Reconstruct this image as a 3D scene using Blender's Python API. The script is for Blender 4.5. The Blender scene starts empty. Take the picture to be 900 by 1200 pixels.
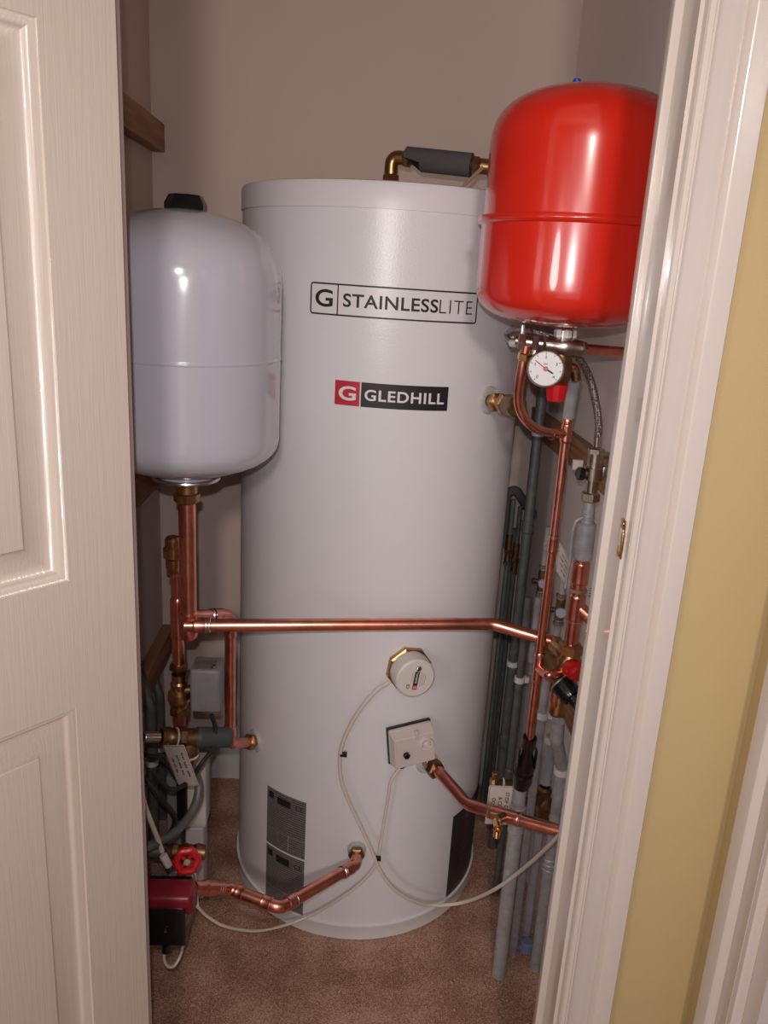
import bpy, bmesh, math, random
from mathutils import Vector, Matrix
random.seed(7)
S = bpy.context.scene
COL = S.collection
rad = math.radians

# ------------------------------------------------------------ camera
F = 948.6                                   # focal length in pixels of the 900 x 1200 frame
PITCH, ROLL, YAW, CAMH = .282585, .0573, rad(3.0), 1.323
cp, sp, cr, sr = math.cos(PITCH), math.sin(PITCH), math.cos(ROLL), math.sin(ROLL)
_rt, _up = Vector((1, 0, 0)), Vector((0, sp, cp))
RT = cr*_rt + sr*_up; UP = -sr*_rt + cr*_up; FW = Vector((0, cp, -sp))
RZ = Matrix.Rotation(-YAW, 3, 'Z')
RT, UP, FW = RZ @ RT, RZ @ UP, RZ @ FW
CAM = Vector((0, 0, CAMH))
cd = bpy.data.cameras.new('camera'); co = bpy.data.objects.new('camera', cd); COL.objects.link(co)
cd.sensor_fit = 'HORIZONTAL'; cd.sensor_width = 36; cd.lens = F/900*36; cd.clip_start = .02
co.matrix_world = Matrix(((RT.x, UP.x, -FW.x, CAM.x), (RT.y, UP.y, -FW.y, CAM.y), (RT.z, UP.z, -FW.z, CAM.z), (0, 0, 0, 1)))
S.camera = co

# ------------------------------------------------------------ light
w = bpy.data.worlds.new('world'); S.world = w; w.use_nodes = True
bg = w.node_tree.nodes['Background']
bg.inputs['Color'].default_value = (1.0, .97, .93, 1); bg.inputs['Strength'].default_value = .56

def area(name, loc, target, size, power, color, shape='DISK'):
    l = bpy.data.lights.new(name, 'AREA'); l.shape = shape; l.size = size; l.energy = power; l.color = color
    o = bpy.data.objects.new(name, l); COL.objects.link(o); o.location = loc
    o.rotation_euler = (Vector(target)-Vector(loc)).to_track_quat('-Z', 'Y').to_euler()
    return o
area('phone_flash', (-.012, .0, CAMH+.045), (0, 1.6, .95), .012, 3.8, (1.0, .96, .98))
area('hall_ceiling_lamp', (.0, -1.20, 1.90), (.0, 1.4, .95), .16, 13.0, (1.0, .88, .78))
area('added_side_fill', (-1.15, -1.05, 1.35), (.3, 1.3, 1.0), .40, 6.0, (1.0, .97, .96))  # soft fill added to brighten the right wall, no known lamp there
S.view_settings.view_transform = 'Standard'; S.view_settings.look = 'None'
S.view_settings.exposure = 0.28; S.view_settings.gamma = 1; S.view_settings.use_curve_mapping = False

# ------------------------------------------------------------ helpers
def ray(x, y): return FW + RT*((x-450)/F) - UP*((y-600)/F)
def at(x, y, Y): d = ray(x, y); return CAM + d*(Y/d.y)          # point of the room at depth Y
def atx(x, y, X): d = ray(x, y); return CAM + d*(X/d.x)
def atz(x, y, Z): d = ray(x, y); return CAM + d*((Z-CAMH)/d.z)
TX, TY, TR, TH = .063, 1.638, .275, 1.469                       # the tank
def on_tank(x, y, off=0.0):
    d = ray(x, y); R = TR+off; ox, oy = -TX, -TY
    a = d.x*d.x+d.y*d.y; b = 2*(d.x*ox+d.y*oy); c = ox*ox+oy*oy-R*R
    D = max(b*b-4*a*c, 0)
    return CAM + d*((-b-math.sqrt(D))/(2*a))
def tang(P): return math.atan2(P.x-TX, -(P.y-TY))               # angle round the tank, 0 faces the hall
def tpt(a, z, off=0.0): return Vector((TX+(TR+off)*math.sin(a), TY-(TR+off)*math.cos(a), z))

def hexc(h):
    h = h.lstrip('#'); v = [int(h[i:i+2], 16)/255 for i in (0, 2, 4)]
    return tuple((c/12.92 if c <= .04045 else ((c+.055)/1.055)**2.4) for c in v)

def mat(name, col, rough=.5, metal=0, bump=0, bscale=200, var=0, vscale=20, coat=0, spec=.5, stretch=(1, 1, 1), alpha=1, trans=0):
    m = bpy.data.materials.new(name); m.use_nodes = True
    nt = m.node_tree; p = nt.nodes['Principled BSDF']
    p.inputs['Base Color'].default_value = (*col, 1); p.inputs['Roughness'].default_value = rough
    p.inputs['Metallic'].default_value = metal; p.inputs['Coat Weight'].default_value = coat
    p.inputs['Coat Roughness'].default_value = .05
    p.inputs['Specular IOR Level'].default_value = spec; p.inputs['Alpha'].default_value = alpha
    p.inputs['Transmission Weight'].default_value = trans
    tc = nt.nodes.new('ShaderNodeTexCoord'); mp = nt.nodes.new('ShaderNodeMapping')
    mp.inputs['Scale'].default_value = stretch
    nt.links.new(tc.outputs['Object'], mp.inputs['Vector'])
    if var:
        n = nt.nodes.new('ShaderNodeTexNoise'); n.inputs['Scale'].default_value = vscale; n.inputs['Detail'].default_value = 5
        nt.links.new(mp.outputs[0], n.inputs['Vector'])
        r = nt.nodes.new('ShaderNodeMapRange'); r.inputs['From Min'].default_value = .3; r.inputs['From Max'].default_value = .7
        r.inputs['To Min'].default_value = 1-var; r.inputs['To Max'].default_value = 1+var
        nt.links.new(n.outputs['Fac'], r.inputs['Value'])
        mx = nt.nodes.new('ShaderNodeVectorMath'); mx.operation = 'SCALE'
        mx.inputs[0].default_value = col
        nt.links.new(r.outputs[0], mx.inputs['Scale']); nt.links.new(mx.outputs[0], p.inputs['Base Color'])
    if bump:
        n = nt.nodes.new('ShaderNodeTexNoise'); n.inputs['Scale'].default_value = bscale; n.inputs['Detail'].default_value = 3
        nt.links.new(mp.outputs[0], n.inputs['Vector'])
        b = nt.nodes.new('ShaderNodeBump'); b.inputs['Strength'].default_value = bump; b.inputs['Distance'].default_value = .001
        nt.links.new(n.outputs['Fac'], b.inputs['Height']); nt.links.new(b.outputs[0], p.inputs['Normal'])
    return m

M = dict(
    wall=mat('magnolia_emulsion', (.60, .475, .425), .85, bump=.25, bscale=260, var=.03, vscale=3),
    yellow=mat('yellow_emulsion', (.45, .335, .165), .8, bump=.25, bscale=300, var=.03, vscale=4),
    gloss=mat('cream_gloss', (.54, .475, .44), .22, coat=.5, bump=.06, bscale=60, stretch=(1, 1, .05)),
    skirting=mat('skirting_gloss', (.52, .52, .53), .35),
    ceiling=mat('white_ceiling', (.7, .66, .6), .9),
    tank=mat('tank_enamel', (.73, .72, .765), .29, bump=.24, bscale=420),
    cap=mat('tank_cap_plastic', (.73, .70, .745), .36, bump=.10, bscale=420),
    base=mat('tank_base_plastic', (.72, .70, .735), .4),
    white=mat('white_vessel_enamel', (.50, .51, .575), .17, coat=.6, bump=.02, bscale=60),
    red=mat('red_vessel_enamel', (.62, .020, .010), .22, coat=.7, bump=.04, bscale=50),
    copper=mat('copper', (.80, .325, .245), .27, 1, var=.22, vscale=38, bump=.05, bscale=120),
    solder=mat('solder', (.62, .50, .44), .3, 1, var=.2, vscale=200),
    brass=mat('brass', (.44, .26, .12), .33, 1, var=.25, vscale=90, bump=.2, bscale=300),
    brightbrass=mat('bright_brass', (.80, .52, .22), .2, 1),
    darkbrass=mat('aged_brass', (.26, .16, .08), .42, 1, var=.3, vscale=90, bump=.25, bscale=300),
    nickel=mat('nickel_plate', (.50, .45, .40), .3, 1, var=.15, vscale=120),
    steel=mat('bright_steel', (.62, .58, .56), .22, 1),
    grey=mat('grey_painted_pipe', (.38, .38, .40), .42, .2, var=.18, vscale=60, bump=.08, bscale=200),
    dgrey=mat('dull_grey_pipe', (.125, .13, .125), .5, .3, var=.2, vscale=60),
    foam=mat('grey_foam', (.075, .07, .072), .9, bump=.5, bscale=400),
    black=mat('black_plastic', (.008, .008, .009), .22),
    rubber=mat('black_rubber', (.014, .014, .014), .6),
    redp=mat('red_plastic', (.50, .008, .012), .32),
    pumpred=mat('dark_red_pump_enamel', (.20, .008, .020), .38, var=.1, vscale=60),
    whitep=mat('white_plastic', (.66, .62, .60), .35),
    box=mat('warm_white_plastic', (.60, .53, .51), .42),
    dial=mat('pale_dial_plastic', (.66, .59, .57), .3),
    cable=mat('cream_cable_sheath', (.66, .58, .50), .42),
    clear=mat('clear_plastic', (.66, .62, .62), .10, alpha=.6, coat=.5),
    card=mat('card_tag', (.58, .50, .47), .7, var=.05, vscale=60),
    ink=mat('black_ink', (.012, .011, .012), .55),
    labelgrey=mat('grey_label', (.16, .145, .15), .5),
    labeldark=mat('dark_label', (.028, .024, .027), .4),
    labelwhite=mat('white_print', (.62, .58, .60), .5),
    pale=mat('pale_sticker', (.74, .715, .745), .35),
    logored=mat('red_print', (.50, .015, .035), .4),
    actuator=mat('grey_actuator_case', (.17, .175, .18), .5, var=.08, vscale=60),
    bluep=mat('pale_blue_plastic', (.16, .19, .30), .5),
    bluecap=mat('blue_cap', (.01, .06, .35), .4),
    face=mat('gauge_face', (.62, .62, .64), .35),
    tape=mat('brown_tape', (.30, .19, .13), .6),
)

# wood
def wood(name, c1, c2):
    m = mat(name, c1, .6); nt = m.node_tree; p = nt.nodes['Principled BSDF']
    tc = nt.nodes.new('ShaderNodeTexCoord'); mp = nt.nodes.new('ShaderNodeMapping'); mp.inputs['Scale'].default_value = (60, 4, 60)
    n = nt.nodes.new('ShaderNodeTexNoise'); n.inputs['Scale'].default_value = 1.5; n.inputs['Detail'].default_value = 6
    r = nt.nodes.new('ShaderNodeValToRGB'); r.color_ramp.elements[0].color = (*c2, 1); r.color_ramp.elements[1].color = (*c1, 1)
    r.color_ramp.elements[0].position = .35; r.color_ramp.elements[1].position = .62
    nt.links.new(tc.outputs['Object'], mp.inputs[0]); nt.links.new(mp.outputs[0], n.inputs['Vector'])
    nt.links.new(n.outputs['Fac'], r.inputs[0]); nt.links.new(r.outputs[0], p.inputs['Base Color'])
    return m
M['wood'] = wood('pine', (.42, .21, .10), (.27, .12, .055))
# carpet
def carpet():
    m = mat('brown_carpet', (.2, .1, .07), .95, spec=.1); nt = m.node_tree; p = nt.nodes['Principled BSDF']
    tc = nt.nodes.new('ShaderNodeTexCoord')
    n = nt.nodes.new('ShaderNodeTexNoise'); n.inputs['Scale'].default_value = 480; n.inputs['Detail'].default_value = 6
    n2 = nt.nodes.new('ShaderNodeTexNoise'); n2.inputs['Scale'].default_value = 11; n2.inputs['Detail'].default_value = 4
    a = nt.nodes.new('ShaderNodeMath'); a.operation = 'MULTIPLY_ADD'; a.inputs[1].default_value = .45
    r = nt.nodes.new('ShaderNodeValToRGB'); e = r.color_ramp.elements
    e[0].position = .55; e[0].color = (.24, .118, .082, 1); e[1].position = .86; e[1].color = (.62, .40, .30, 1)
    e.new(.70).color = (.37, .20, .145, 1)
    b = nt.nodes.new('ShaderNodeBump'); b.inputs['Strength'].default_value = .9; b.inputs['Distance'].default_value = .003
    L = nt.links.new
    L(tc.outputs['Object'], n.inputs['Vector']); L(tc.outputs['Object'], n2.inputs['Vector'])
    L(n2.outputs['Fac'], a.inputs[0]); L(n.outputs['Fac'], a.inputs[2]); L(a.outputs[0], r.inputs[0])
    L(r.outputs[0], p.inputs['Base Color']); L(n.outputs['Fac'], b.inputs['Height']); L(b.outputs[0], p.inputs['Normal'])
    return m
M['carpet'] = carpet()
# moulded door skin: fine vertical grain pressed into gloss paint
def doorskin():
    m = mat('door_gloss', (.46, .39, .335), .33, coat=.25); nt = m.node_tree; p = nt.nodes['Principled BSDF']
    tc = nt.nodes.new('ShaderNodeTexCoord'); mp = nt.nodes.new('ShaderNodeMapping'); mp.inputs['Scale'].default_value = (1, 1, .035)
    n = nt.nodes.new('ShaderNodeTexNoise'); n.inputs['Scale'].default_value = 330; n.inputs['Detail'].default_value = 3; n.inputs['Distortion'].default_value = .6
    b = nt.nodes.new('ShaderNodeBump'); b.inputs['Strength'].default_value = .38; b.inputs['Distance'].default_value = .0010
    L = nt.links.new
    L(tc.outputs['Object'], mp.inputs[0]); L(mp.outputs[0], n.inputs['Vector']); L(n.outputs['Fac'], b.inputs['Height']); L(b.outputs[0], p.inputs['Normal'])
    L(b.outputs[0], p.inputs['Coat Normal'])
    return m
M['door'] = doorskin()
# small print on grey labels: broken dark lines
def printmat(name, base, ink, sc=(1, 1, 1)):
    m = mat(name, base, .5); nt = m.node_tree; p = nt.nodes['Principled BSDF']
    tc = nt.nodes.new('ShaderNodeTexCoord'); mp = nt.nodes.new('ShaderNodeMapping'); mp.inputs['Scale'].default_value = sc
    wv = nt.nodes.new('ShaderNodeTexWave'); wv.bands_direction = 'Z'; wv.inputs['Scale'].default_value = 60; wv.inputs['Distortion'].default_value = 0
    n = nt.nodes.new('ShaderNodeTexNoise'); n.inputs['Scale'].default_value = 260
    a = nt.nodes.new('ShaderNodeMath'); a.operation = 'MULTIPLY'; g = nt.nodes.new('ShaderNodeMath'); g.operation = 'GREATER_THAN'; g.inputs[1].default_value = .33
    mx = nt.nodes.new('ShaderNodeMix'); mx.data_type = 'RGBA'; mx.inputs[6].default_value = (*base, 1); mx.inputs[7].default_value = (*ink, 1)
    L = nt.links.new
    L(tc.outputs['Object'], mp.inputs[0]); L(mp.outputs[0], wv.inputs['Vector']); L(mp.outputs[0], n.inputs['Vector'])
    L(wv.outputs['Fac'], a.inputs[0]); L(n.outputs['Fac'], a.inputs[1]); L(a.outputs[0], g.inputs[0]); L(g.outputs[0], mx.inputs[0]); L(mx.outputs[2], p.inputs['Base Color'])
    return m
M['printgrey'] = printmat('grey_label_small_print', (.185, .165, .17), (.055, .05, .055))
M['printwhite'] = printmat('white_label_small_print', (.55, .50, .48), (.12, .10, .10), (1.6, 1.6, 1.6))
# braided hose
def braid():
    m = mat('steel_braid', (.5, .46, .43), .32, .9); nt = m.node_tree; p = nt.nodes['Principled BSDF']
    tc = nt.nodes.new('ShaderNodeTexCoord'); n = nt.nodes.new('ShaderNodeTexVoronoi'); n.inputs['Scale'].default_value = 520
    b = nt.nodes.new('ShaderNodeBump'); b.inputs['Strength'].default_value = 1; b.inputs['Distance'].default_value = .001
    r = nt.nodes.new('ShaderNodeValToRGB'); r.color_ramp.elements[0].color = (.75, .70, .66, 1); r.color_ramp.elements[1].color = (.16, .13, .12, 1)
    r.color_ramp.elements[1].position = .7
    nt.links.new(tc.outputs['Object'], n.inputs['Vector']); nt.links.new(n.outputs['Distance'], b.inputs['Height']); nt.links.new(b.outputs[0], p.inputs['Normal'])
    nt.links.new(n.outputs['Distance'], r.inputs[0]); nt.links.new(r.outputs[0], p.inputs['Base Color'])
    return m
M['braid'] = braid()

# ---- objects
def thing(name, label, cat, loc, group=None):
    o = bpy.data.objects.new(name, None); COL.objects.link(o); o.location = loc
    o.empty_display_size = .02; o['label'] = label; o['category'] = cat
    if group: o['group'] = group
    return o
ORG = {}
def obj(name, bm, m, parent=None, label=None, smooth=30):
    """link a bmesh written in room coordinates as one mesh object"""
    if parent is None:
        if len(bm.verts):
            xs = [v.co for v in bm.verts]
            c = Vector(((min(v.x for v in xs)+max(v.x for v in xs))/2, (min(v.y for v in xs)+max(v.y for v in xs))/2, min(v.z for v in xs)))
        org = c
    else:
        org = ORG.get(parent.name, parent.location.copy())
    for v in bm.verts: v.co -= org
    bmesh.ops.recalc_face_normals(bm, faces=bm.faces[:])
    for e in bm.edges:
        if len(e.link_faces) == 2 and e.calc_face_angle(0) > rad(smooth): e.smooth = False
    for f in bm.faces: f.smooth = True
    me = bpy.data.meshes.new(name); bm.to_mesh(me); bm.free(); me.materials.append(m)
    o = bpy.data.objects.new(name, me); COL.objects.link(o)
    if parent is None: o.location = org
    else: o.parent = parent
    ORG[o.name] = org
    if label: o['label'] = label
    return o
def tag(o, label, cat, group=None):
    o['label'] = label; o['category'] = cat
    if group: o['group'] = group
    return o
def struct(name, bm, m, parent=None):
    o = obj(name, bm, m, parent)
    if parent is None: o['kind'] = 'structure'
    return o

def NB(): return bmesh.new()
def box(bm, x0, x1, y0, y1, z0, z1, bevel=0):
    vs = [bm.verts.new((x, y, z)) for x in (x0, x1) for y in (y0, y1) for z in (z0, z1)]
    fs = [bm.faces.new([vs[i] for i in q]) for q in ((0, 1, 3, 2), (4, 6, 7, 5), (0, 4, 5, 1), (2, 3, 7, 6), (0, 2, 6, 4), (1, 5, 7, 3))]
    if bevel:
        es = list({e for f in fs for e in f.edges})
        bmesh.ops.bevel(bm, geom=es, offset=bevel, segments=3, affect='EDGES', profile=.5)
    return bm
def obox(bm, c, ax, ay, az, sx, sy, sz, bevel=0):
    """box centred on c with half-free axes"""
    c = Vector(c); t = NB(); box(t, -sx/2, sx/2, -sy/2, sy/2, -sz/2, sz/2, bevel)
    ax, ay, az = Vector(ax).normalized(), Vector(ay).normalized(), Vector(az).normalized()
    for v in t.verts: v.co = c+ax*v.co.x+ay*v.co.y+az*v.co.z
    merge(bm, t); return bm
def merge(bm, t):
    me = bpy.data.meshes.new('t'); t.to_mesh(me); t.free(); bm.from_mesh(me); bpy.data.meshes.remove(me)
def frame(d):
    d = Vector(d).normalized(); a = Vector((0, 0, 1)) if abs(d.z) < .9 else Vector((1, 0, 0))
    u = d.cross(a).normalized(); return u, d.cross(u).normalized(), d
def lathe(bm, prof, org, axis=(0, 0, 1), seg=32, a0=None):
    """prof: (radius, height along axis)"""
    u, v, d = frame(axis); org = Vector(org); rings = []
    for r, h in prof:
        if r < 1e-6: rings.append([bm.verts.new(org+d*h)])
        else: rings.append([bm.verts.new(org+d*h+u*(r*math.cos(2*math.pi*(i+(a0 or 0))/seg))+v*(r*math.sin(2*math.pi*(i+(a0 or 0))/seg))) for i in range(seg)])
    for A, B in zip(rings, rings[1:]):
        if len(A) == 1 and len(B) == 1: continue
        for i in range(seg):
            j = (i+1) % seg
            if len(A) == 1: bm.faces.new((A[0], B[i], B[j]))
            elif len(B) == 1: bm.faces.new((A[i], B[0], A[j]))
            else: bm.faces.new((A[i], B[i], B[j], A[j]))
    return bm
def cyl(bm, a, b, r, seg=24, r2=None, bev=0):
    a, b = Vector(a), Vector(b); h = (b-a).length; r2 = r if r2 is None else r2
    if bev: prof = [(0, 0), (r-bev, 0), (r, bev), (r2, h-bev), (r2-bev, h), (0, h)]
    else: prof = [(0, 0), (r, 0), (r2, h), (0, h)]
    return lathe(bm, prof, a, b-a, seg)
def nut(bm, c, d, r, h, n=6, a0=.0):
    """hexagonal compression nut with chamfered ends"""
    c = Vector(c); d = Vector(d).normalized()
    return lathe(bm, [(0, -h/2), (r*.80, -h/2), (r, -h/2+h*.14), (r, h/2-h*.14), (r*.80, h/2), (0, h/2)], c, d, n, a0)
def fillet(pts, R, n=7):
    pts = [Vector(p) for p in pts]
    if R <= 0: return pts
    out = [pts[0]]
    for a, b, c in zip(pts, pts[1:], pts[2:]):
        u, v = (a-b), (c-b); lu, lv = u.length, v.length; u /= lu; v /= lv
        ang = u.angle(v)
        if ang > rad(177): out.append(b); continue
        t = min(R/math.tan(ang/2), lu*.49, lv*.49)
        p0, p1 = b+u*t, b+v*t
        for i in range(n+1):
            s = i/n; out.append(p0*(1-s)**2+b*2*s*(1-s)+p1*s*s)
    out.append(pts[-1]); return out
def sweep(bm, pts, r, seg=14, caps=True):
    pts = [Vector(p) for p in pts]; q = [pts[0]]
    for p in pts[1:]:
        if (p-q[-1]).length > 1e-5: q.append(p)
    pts = q; T = []
    for i in range(len(pts)):
        a = pts[max(i-1, 0)]; b = pts[min(i+1, len(pts)-1)]
        if 0 < i < len(pts)-1: t = ((pts[i]-a).normalized()+(b-pts[i]).normalized())
        else: t = b-a
        T.append(t.normalized())
    u = frame(T[0])[0]; rings = []
    for p, t in zip(pts, T):
        u = (u-t*u.dot(t)).normalized(); v = t.cross(u)
        rings.append([bm.verts.new(p+u*(r*math.cos(2*math.pi*i/seg))+v*(r*math.sin(2*math.pi*i/seg))) for i in range(seg)])
    for A, B in zip(rings, rings[1:]):
        for i in range(seg): bm.faces.new((A[i], A[(i+1) % seg], B[(i+1) % seg], B[i]))
    if caps: bm.faces.new(rings[0][::-1]); bm.faces.new(rings[-1])
    return bm
def spline(pts, n=8):
    pts = [Vector(p) for p in pts]; P = [pts[0]*2-pts[1]]+pts+[pts[-1]*2-pts[-2]]; out = []
    for i in range(1, len(P)-2):
        a, b, c, d = P[i-1:i+3]
        for k in range(n):
            t = k/n
            out.append(.5*((2*b)+(c-a)*t+(2*a-5*b+4*c-d)*t*t+(3*b-a-3*c+d)*t**3))
    out.append(pts[-1]); return out
def px(lst): return [at(*p) for p in lst]

def text_bm(s, size, bold=0.0, spacing=1.0, align='CENTER', depth=0.0):
    cu = bpy.data.curves.new('t', 'FONT'); cu.body = s; cu.size = size; cu.offset = bold; cu.space_character = spacing
    cu.align_x = align; cu.align_y = 'CENTER'; cu.resolution_u = 5; cu.extrude = depth
    o = bpy.data.objects.new('t', cu); COL.objects.link(o)
    dg = bpy.context.evaluated_depsgraph_get(); dg.update()
    me = bpy.data.meshes.new_from_object(o.evaluated_get(dg)); bm = NB(); bm.from_mesh(me)
    bpy.data.objects.remove(o); bpy.data.curves.remove(cu); bpy.data.meshes.remove(me)
    return bm
def extent(bm):
    xs = [v.co.x for v in bm.verts]; ys = [v.co.y for v in bm.verts]
    return min(xs), max(xs), min(ys), max(ys)
def fit_text(s, x0, x1, y0, y1, bold=0.0, spacing=1.0):
    """flat lettering filling a rectangle of the x-y plane"""
    bm = text_bm(s, 1.0, bold, spacing); a, b, c, d = extent(bm)
    for v in bm.verts:
        v.co.x = x0+(v.co.x-a)/(b-a)*(x1-x0); v.co.y = y0+(v.co.y-c)/(d-c)*(y1-y0); v.co.z = 0
    return bm
def marks_bm(x0, x1, y0, y1, words):
    """a line of print too small to read: short blocks with word gaps"""
    bm = NB(); x = x0; h = y1-y0
    for k in range(words*5):
        wd = (x1-x0)/(words*5)
        if k % 5 != 4: grid(bm, x+wd*.12, x+wd*random.uniform(.6, .9), y0+h*random.uniform(0, .25), y1-h*random.uniform(0, .25), 1, 1)
        x += wd
    return bm
def rrect(x0, x1, y0, y1, r, n=4, sub=14):
    """rounded rectangle outline, long sides subdivided"""
    out = []
    cs = [(x1-r, y1-r, 0), (x0+r, y1-r, 90), (x0+r, y0+r, 180), (x1-r, y0+r, 270)]
    for k, (cx, cy, a) in enumerate(cs):
        arc = [(cx+r*math.cos(rad(a+90*i/n)), cy+r*math.sin(rad(a+90*i/n))) for i in range(n+1)]
        if out:
            p, q = out[-1], arc[0]
            out += [(p[0]+(q[0]-p[0])*i/sub, p[1]+(q[1]-p[1])*i/sub) for i in range(1, sub)]
        out += arc
    p, q = out[-1], out[0]
    out += [(p[0]+(q[0]-p[0])*i/sub, p[1]+(q[1]-p[1])*i/sub) for i in range(1, sub)]
    return out
def outline(bm, x0, x1, y0, y1, r, wd):
    A = [bm.verts.new((*p, 0)) for p in rrect(x0, x1, y0, y1, r)]
    B = [bm.verts.new((*p, 0)) for p in rrect(x0+wd, x1-wd, y0+wd, y1-wd, max(r-wd, .0004))]
    n = len(A)
    for i in range(n): bm.faces.new((A[i], A[(i+1) % n], B[(i+1) % n], B[i]))
    return bm
def grid(bm, x0, x1, y0, y1, nx=12, ny=2):
    V = [[bm.verts.new((x0+(x1-x0)*i/nx, y0+(y1-y0)*j/ny, 0)) for i in range(nx+1)] for j in range(ny+1)]
    for j in range(ny):
        for i in range(nx): bm.faces.new((V[j][i], V[j][i+1], V[j+1][i+1], V[j+1][i]))
    return bm
def bend(bm, off, tilt=None):
    """wrap flat print (x along the arc from angle 0, y = height) on to the tank"""
    for v in bm.verts:
        p = tpt(v.co.x/TR, v.co.y+(0 if tilt is None else tilt[1]*(v.co.x-tilt[0])), off); v.co = p
    return bm
def place(bm, o, ax, ay, an, off=0):
    for v in bm.verts: v.co = Vector(o)+ax*v.co.x+ay*v.co.y+an*(off+v.co.z)
    return bm
Z = Vector((0, 0, 1))

# ============================================================ SETTING
XL, XR, YB = -.448, .460, 1.925
HX = .467                                    # side wall of the hall
bm = NB(); box(bm, -1.6, HX+.3, -2.2, 2.1, -.08, 0); struct('floor', bm, M['carpet'])
bm = NB(); box(bm, XL-.1, XR+.1, YB, YB+.08, 0, 2.4); struct('wall_back', bm, M['wall'])
bm = NB(); box(bm, XL-.08, XL, .878, YB, 0, 2.4); struct('wall_left', bm, M['wall'])
bm = NB(); box(bm, XR, XR+.08, .878, YB, 0, 2.4); struct('wall_right', bm, mat('side_wall_baked_light', (.77, .665, .62), .85, bump=.25, bscale=260, var=.03, vscale=3))  # wall colour lightened to stand in for light from the left
bm = NB(); box(bm, -1.6, HX+.3, -2.2, 2.05, 2.4, 2.46); struct('ceiling', bm, M['ceiling'])
# front wall round the doorway, hall side wall
HEAD = 2.06
bm = NB(); box(bm, -1.6, -.262, .80, .878, 0, 2.4); box(bm, .33, HX+.1, .80, .878, 0, 2.4); box(bm, -.262, .33, .80, .878, HEAD+.025, 2.4)
struct('wall_front', bm, M['yellow'])
bm = NB(); box(bm, HX, HX+.1, .69, .80, 0, 2.4); box(bm, HX, HX+.1, -.2, .69, 2.04, 2.4); box(bm, HX, HX+.1, -2.2, -.2, 0, 2.4)
struct('wall_hall_side', bm, M['yellow'])
bm = NB(); box(bm, -1.6, -1.5, -2.2, .80, 0, 2.4); struct('wall_hall_left', bm, M['yellow'])

# door lining, stops and architrave (trim_1 right, trim_2 left, trim_3 head)
def arch_profile(w):
    # (distance from inner edge, projection)
    return [(0, 0), (0, .009), (.0015, .0115), (.006, .0120), (.0075, .0105), (.009, .0118), (.011, .0098), (.014, .0088), (.024, .0084), (.034, .0072),
            (.0362, .0066), (.0368, .0085), (.0385, .0125), (.0410, .0155), (.0440, .0165), (w-.001, .0165), (w, .0155), (w, 0)]
def extrude_prof(prof, f0, f1):
    bm = NB(); A = [bm.verts.new(f0(*p)) for p in prof]; B = [bm.verts.new(f1(*p)) for p in prof]
    for i in range(len(prof)-1): bm.faces.new((A[i], A[i+1], B[i+1], B[i]))
    bm.faces.new(A); bm.faces.new(B[::-1])
    return bm
AW = .062; XI = .295
pr = arch_profile(AW)
t1 = struct('trim_1', extrude_prof(pr, lambda s, h: (XI+.004+s, .80-h, 0), lambda s, h: (XI+.004+s, .80-h, HEAD+.004+s)), M['gloss'])
bm = NB(); box(bm, XI, .33, .80, .878, 0, HEAD); struct('door_lining', bm, M['gloss'], t1)
bm = NB(); box(bm, XI-.009, XI+.001, .840, .852, 0, HEAD-.012, .0012); struct('door_stop', bm, M['gloss'], t1)
t2 = struct('trim_2', extrude_prof(pr, lambda s, h: (-.262-s, .80-h, 0), lambda s, h: (-.262-s, .80-h, HEAD+.004+s)), M['gloss'])
bm = NB(); box(bm, -.262, -.2315, .818, .878, 0, HEAD); struct('door_lining', bm, M['wall'], t2)  # wall colour instead of gloss, putting the strip's shade into the paint
t3 = struct('trim_3', extrude_prof(pr, lambda s, h: (-.262-s, .80-h, HEAD+.004+s), lambda s, h: (XI+.004+s, .80-h, HEAD+.004+s)), M['gloss'])
bm = NB(); box(bm, -.262, XI, .80, .878, HEAD, HEAD+.025); struct('door_lining', bm, M['gloss'], t3)
bm = NB(); box(bm, -.229, XI-.009, .840, .852, HEAD-.012, HEAD, .001); struct('door_stop', bm, M['gloss'], t3)
# second doorway in the hall side wall
AY = .757
t4 = struct('trim_4', extrude_prof([(s*1.05, h) for s, h in pr[::1]], lambda s, h: (HX-h, AY-.066+s, 0), lambda s, h: (HX-h, AY-.066+s, 2.04)), M['gloss'])
bm = NB(); box(bm, HX, HX+.1, .665, .69, 0, 2.04); struct('door_lining', bm, M['gloss'], t4)
bm = NB(); box(bm, HX+.045, HX+.085, -.2, .665, .01, 2.04); d2 = struct('door_2', bm, mat('blue_grey_door', (.10, .12, .26), .4))
# skirting boards
def skirt(name, f0, f1):
    p = [(0, 0), (.0, .118), (.004, .120), (.007, .112), (.008, .098), (.012, .088), (.013, .078), (.014, .006), (.014, 0)]
    return struct(name, extrude_prof(p, f0, f1), M['skirting'])
skirt('baseboard_back', lambda s, h: (XL, YB-s, h), lambda s, h: (XR, YB-s, h))
skirt('baseboard_left', lambda s, h: (XL+s, .878, h), lambda s, h: (XL+s, YB-.014, h))

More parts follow.
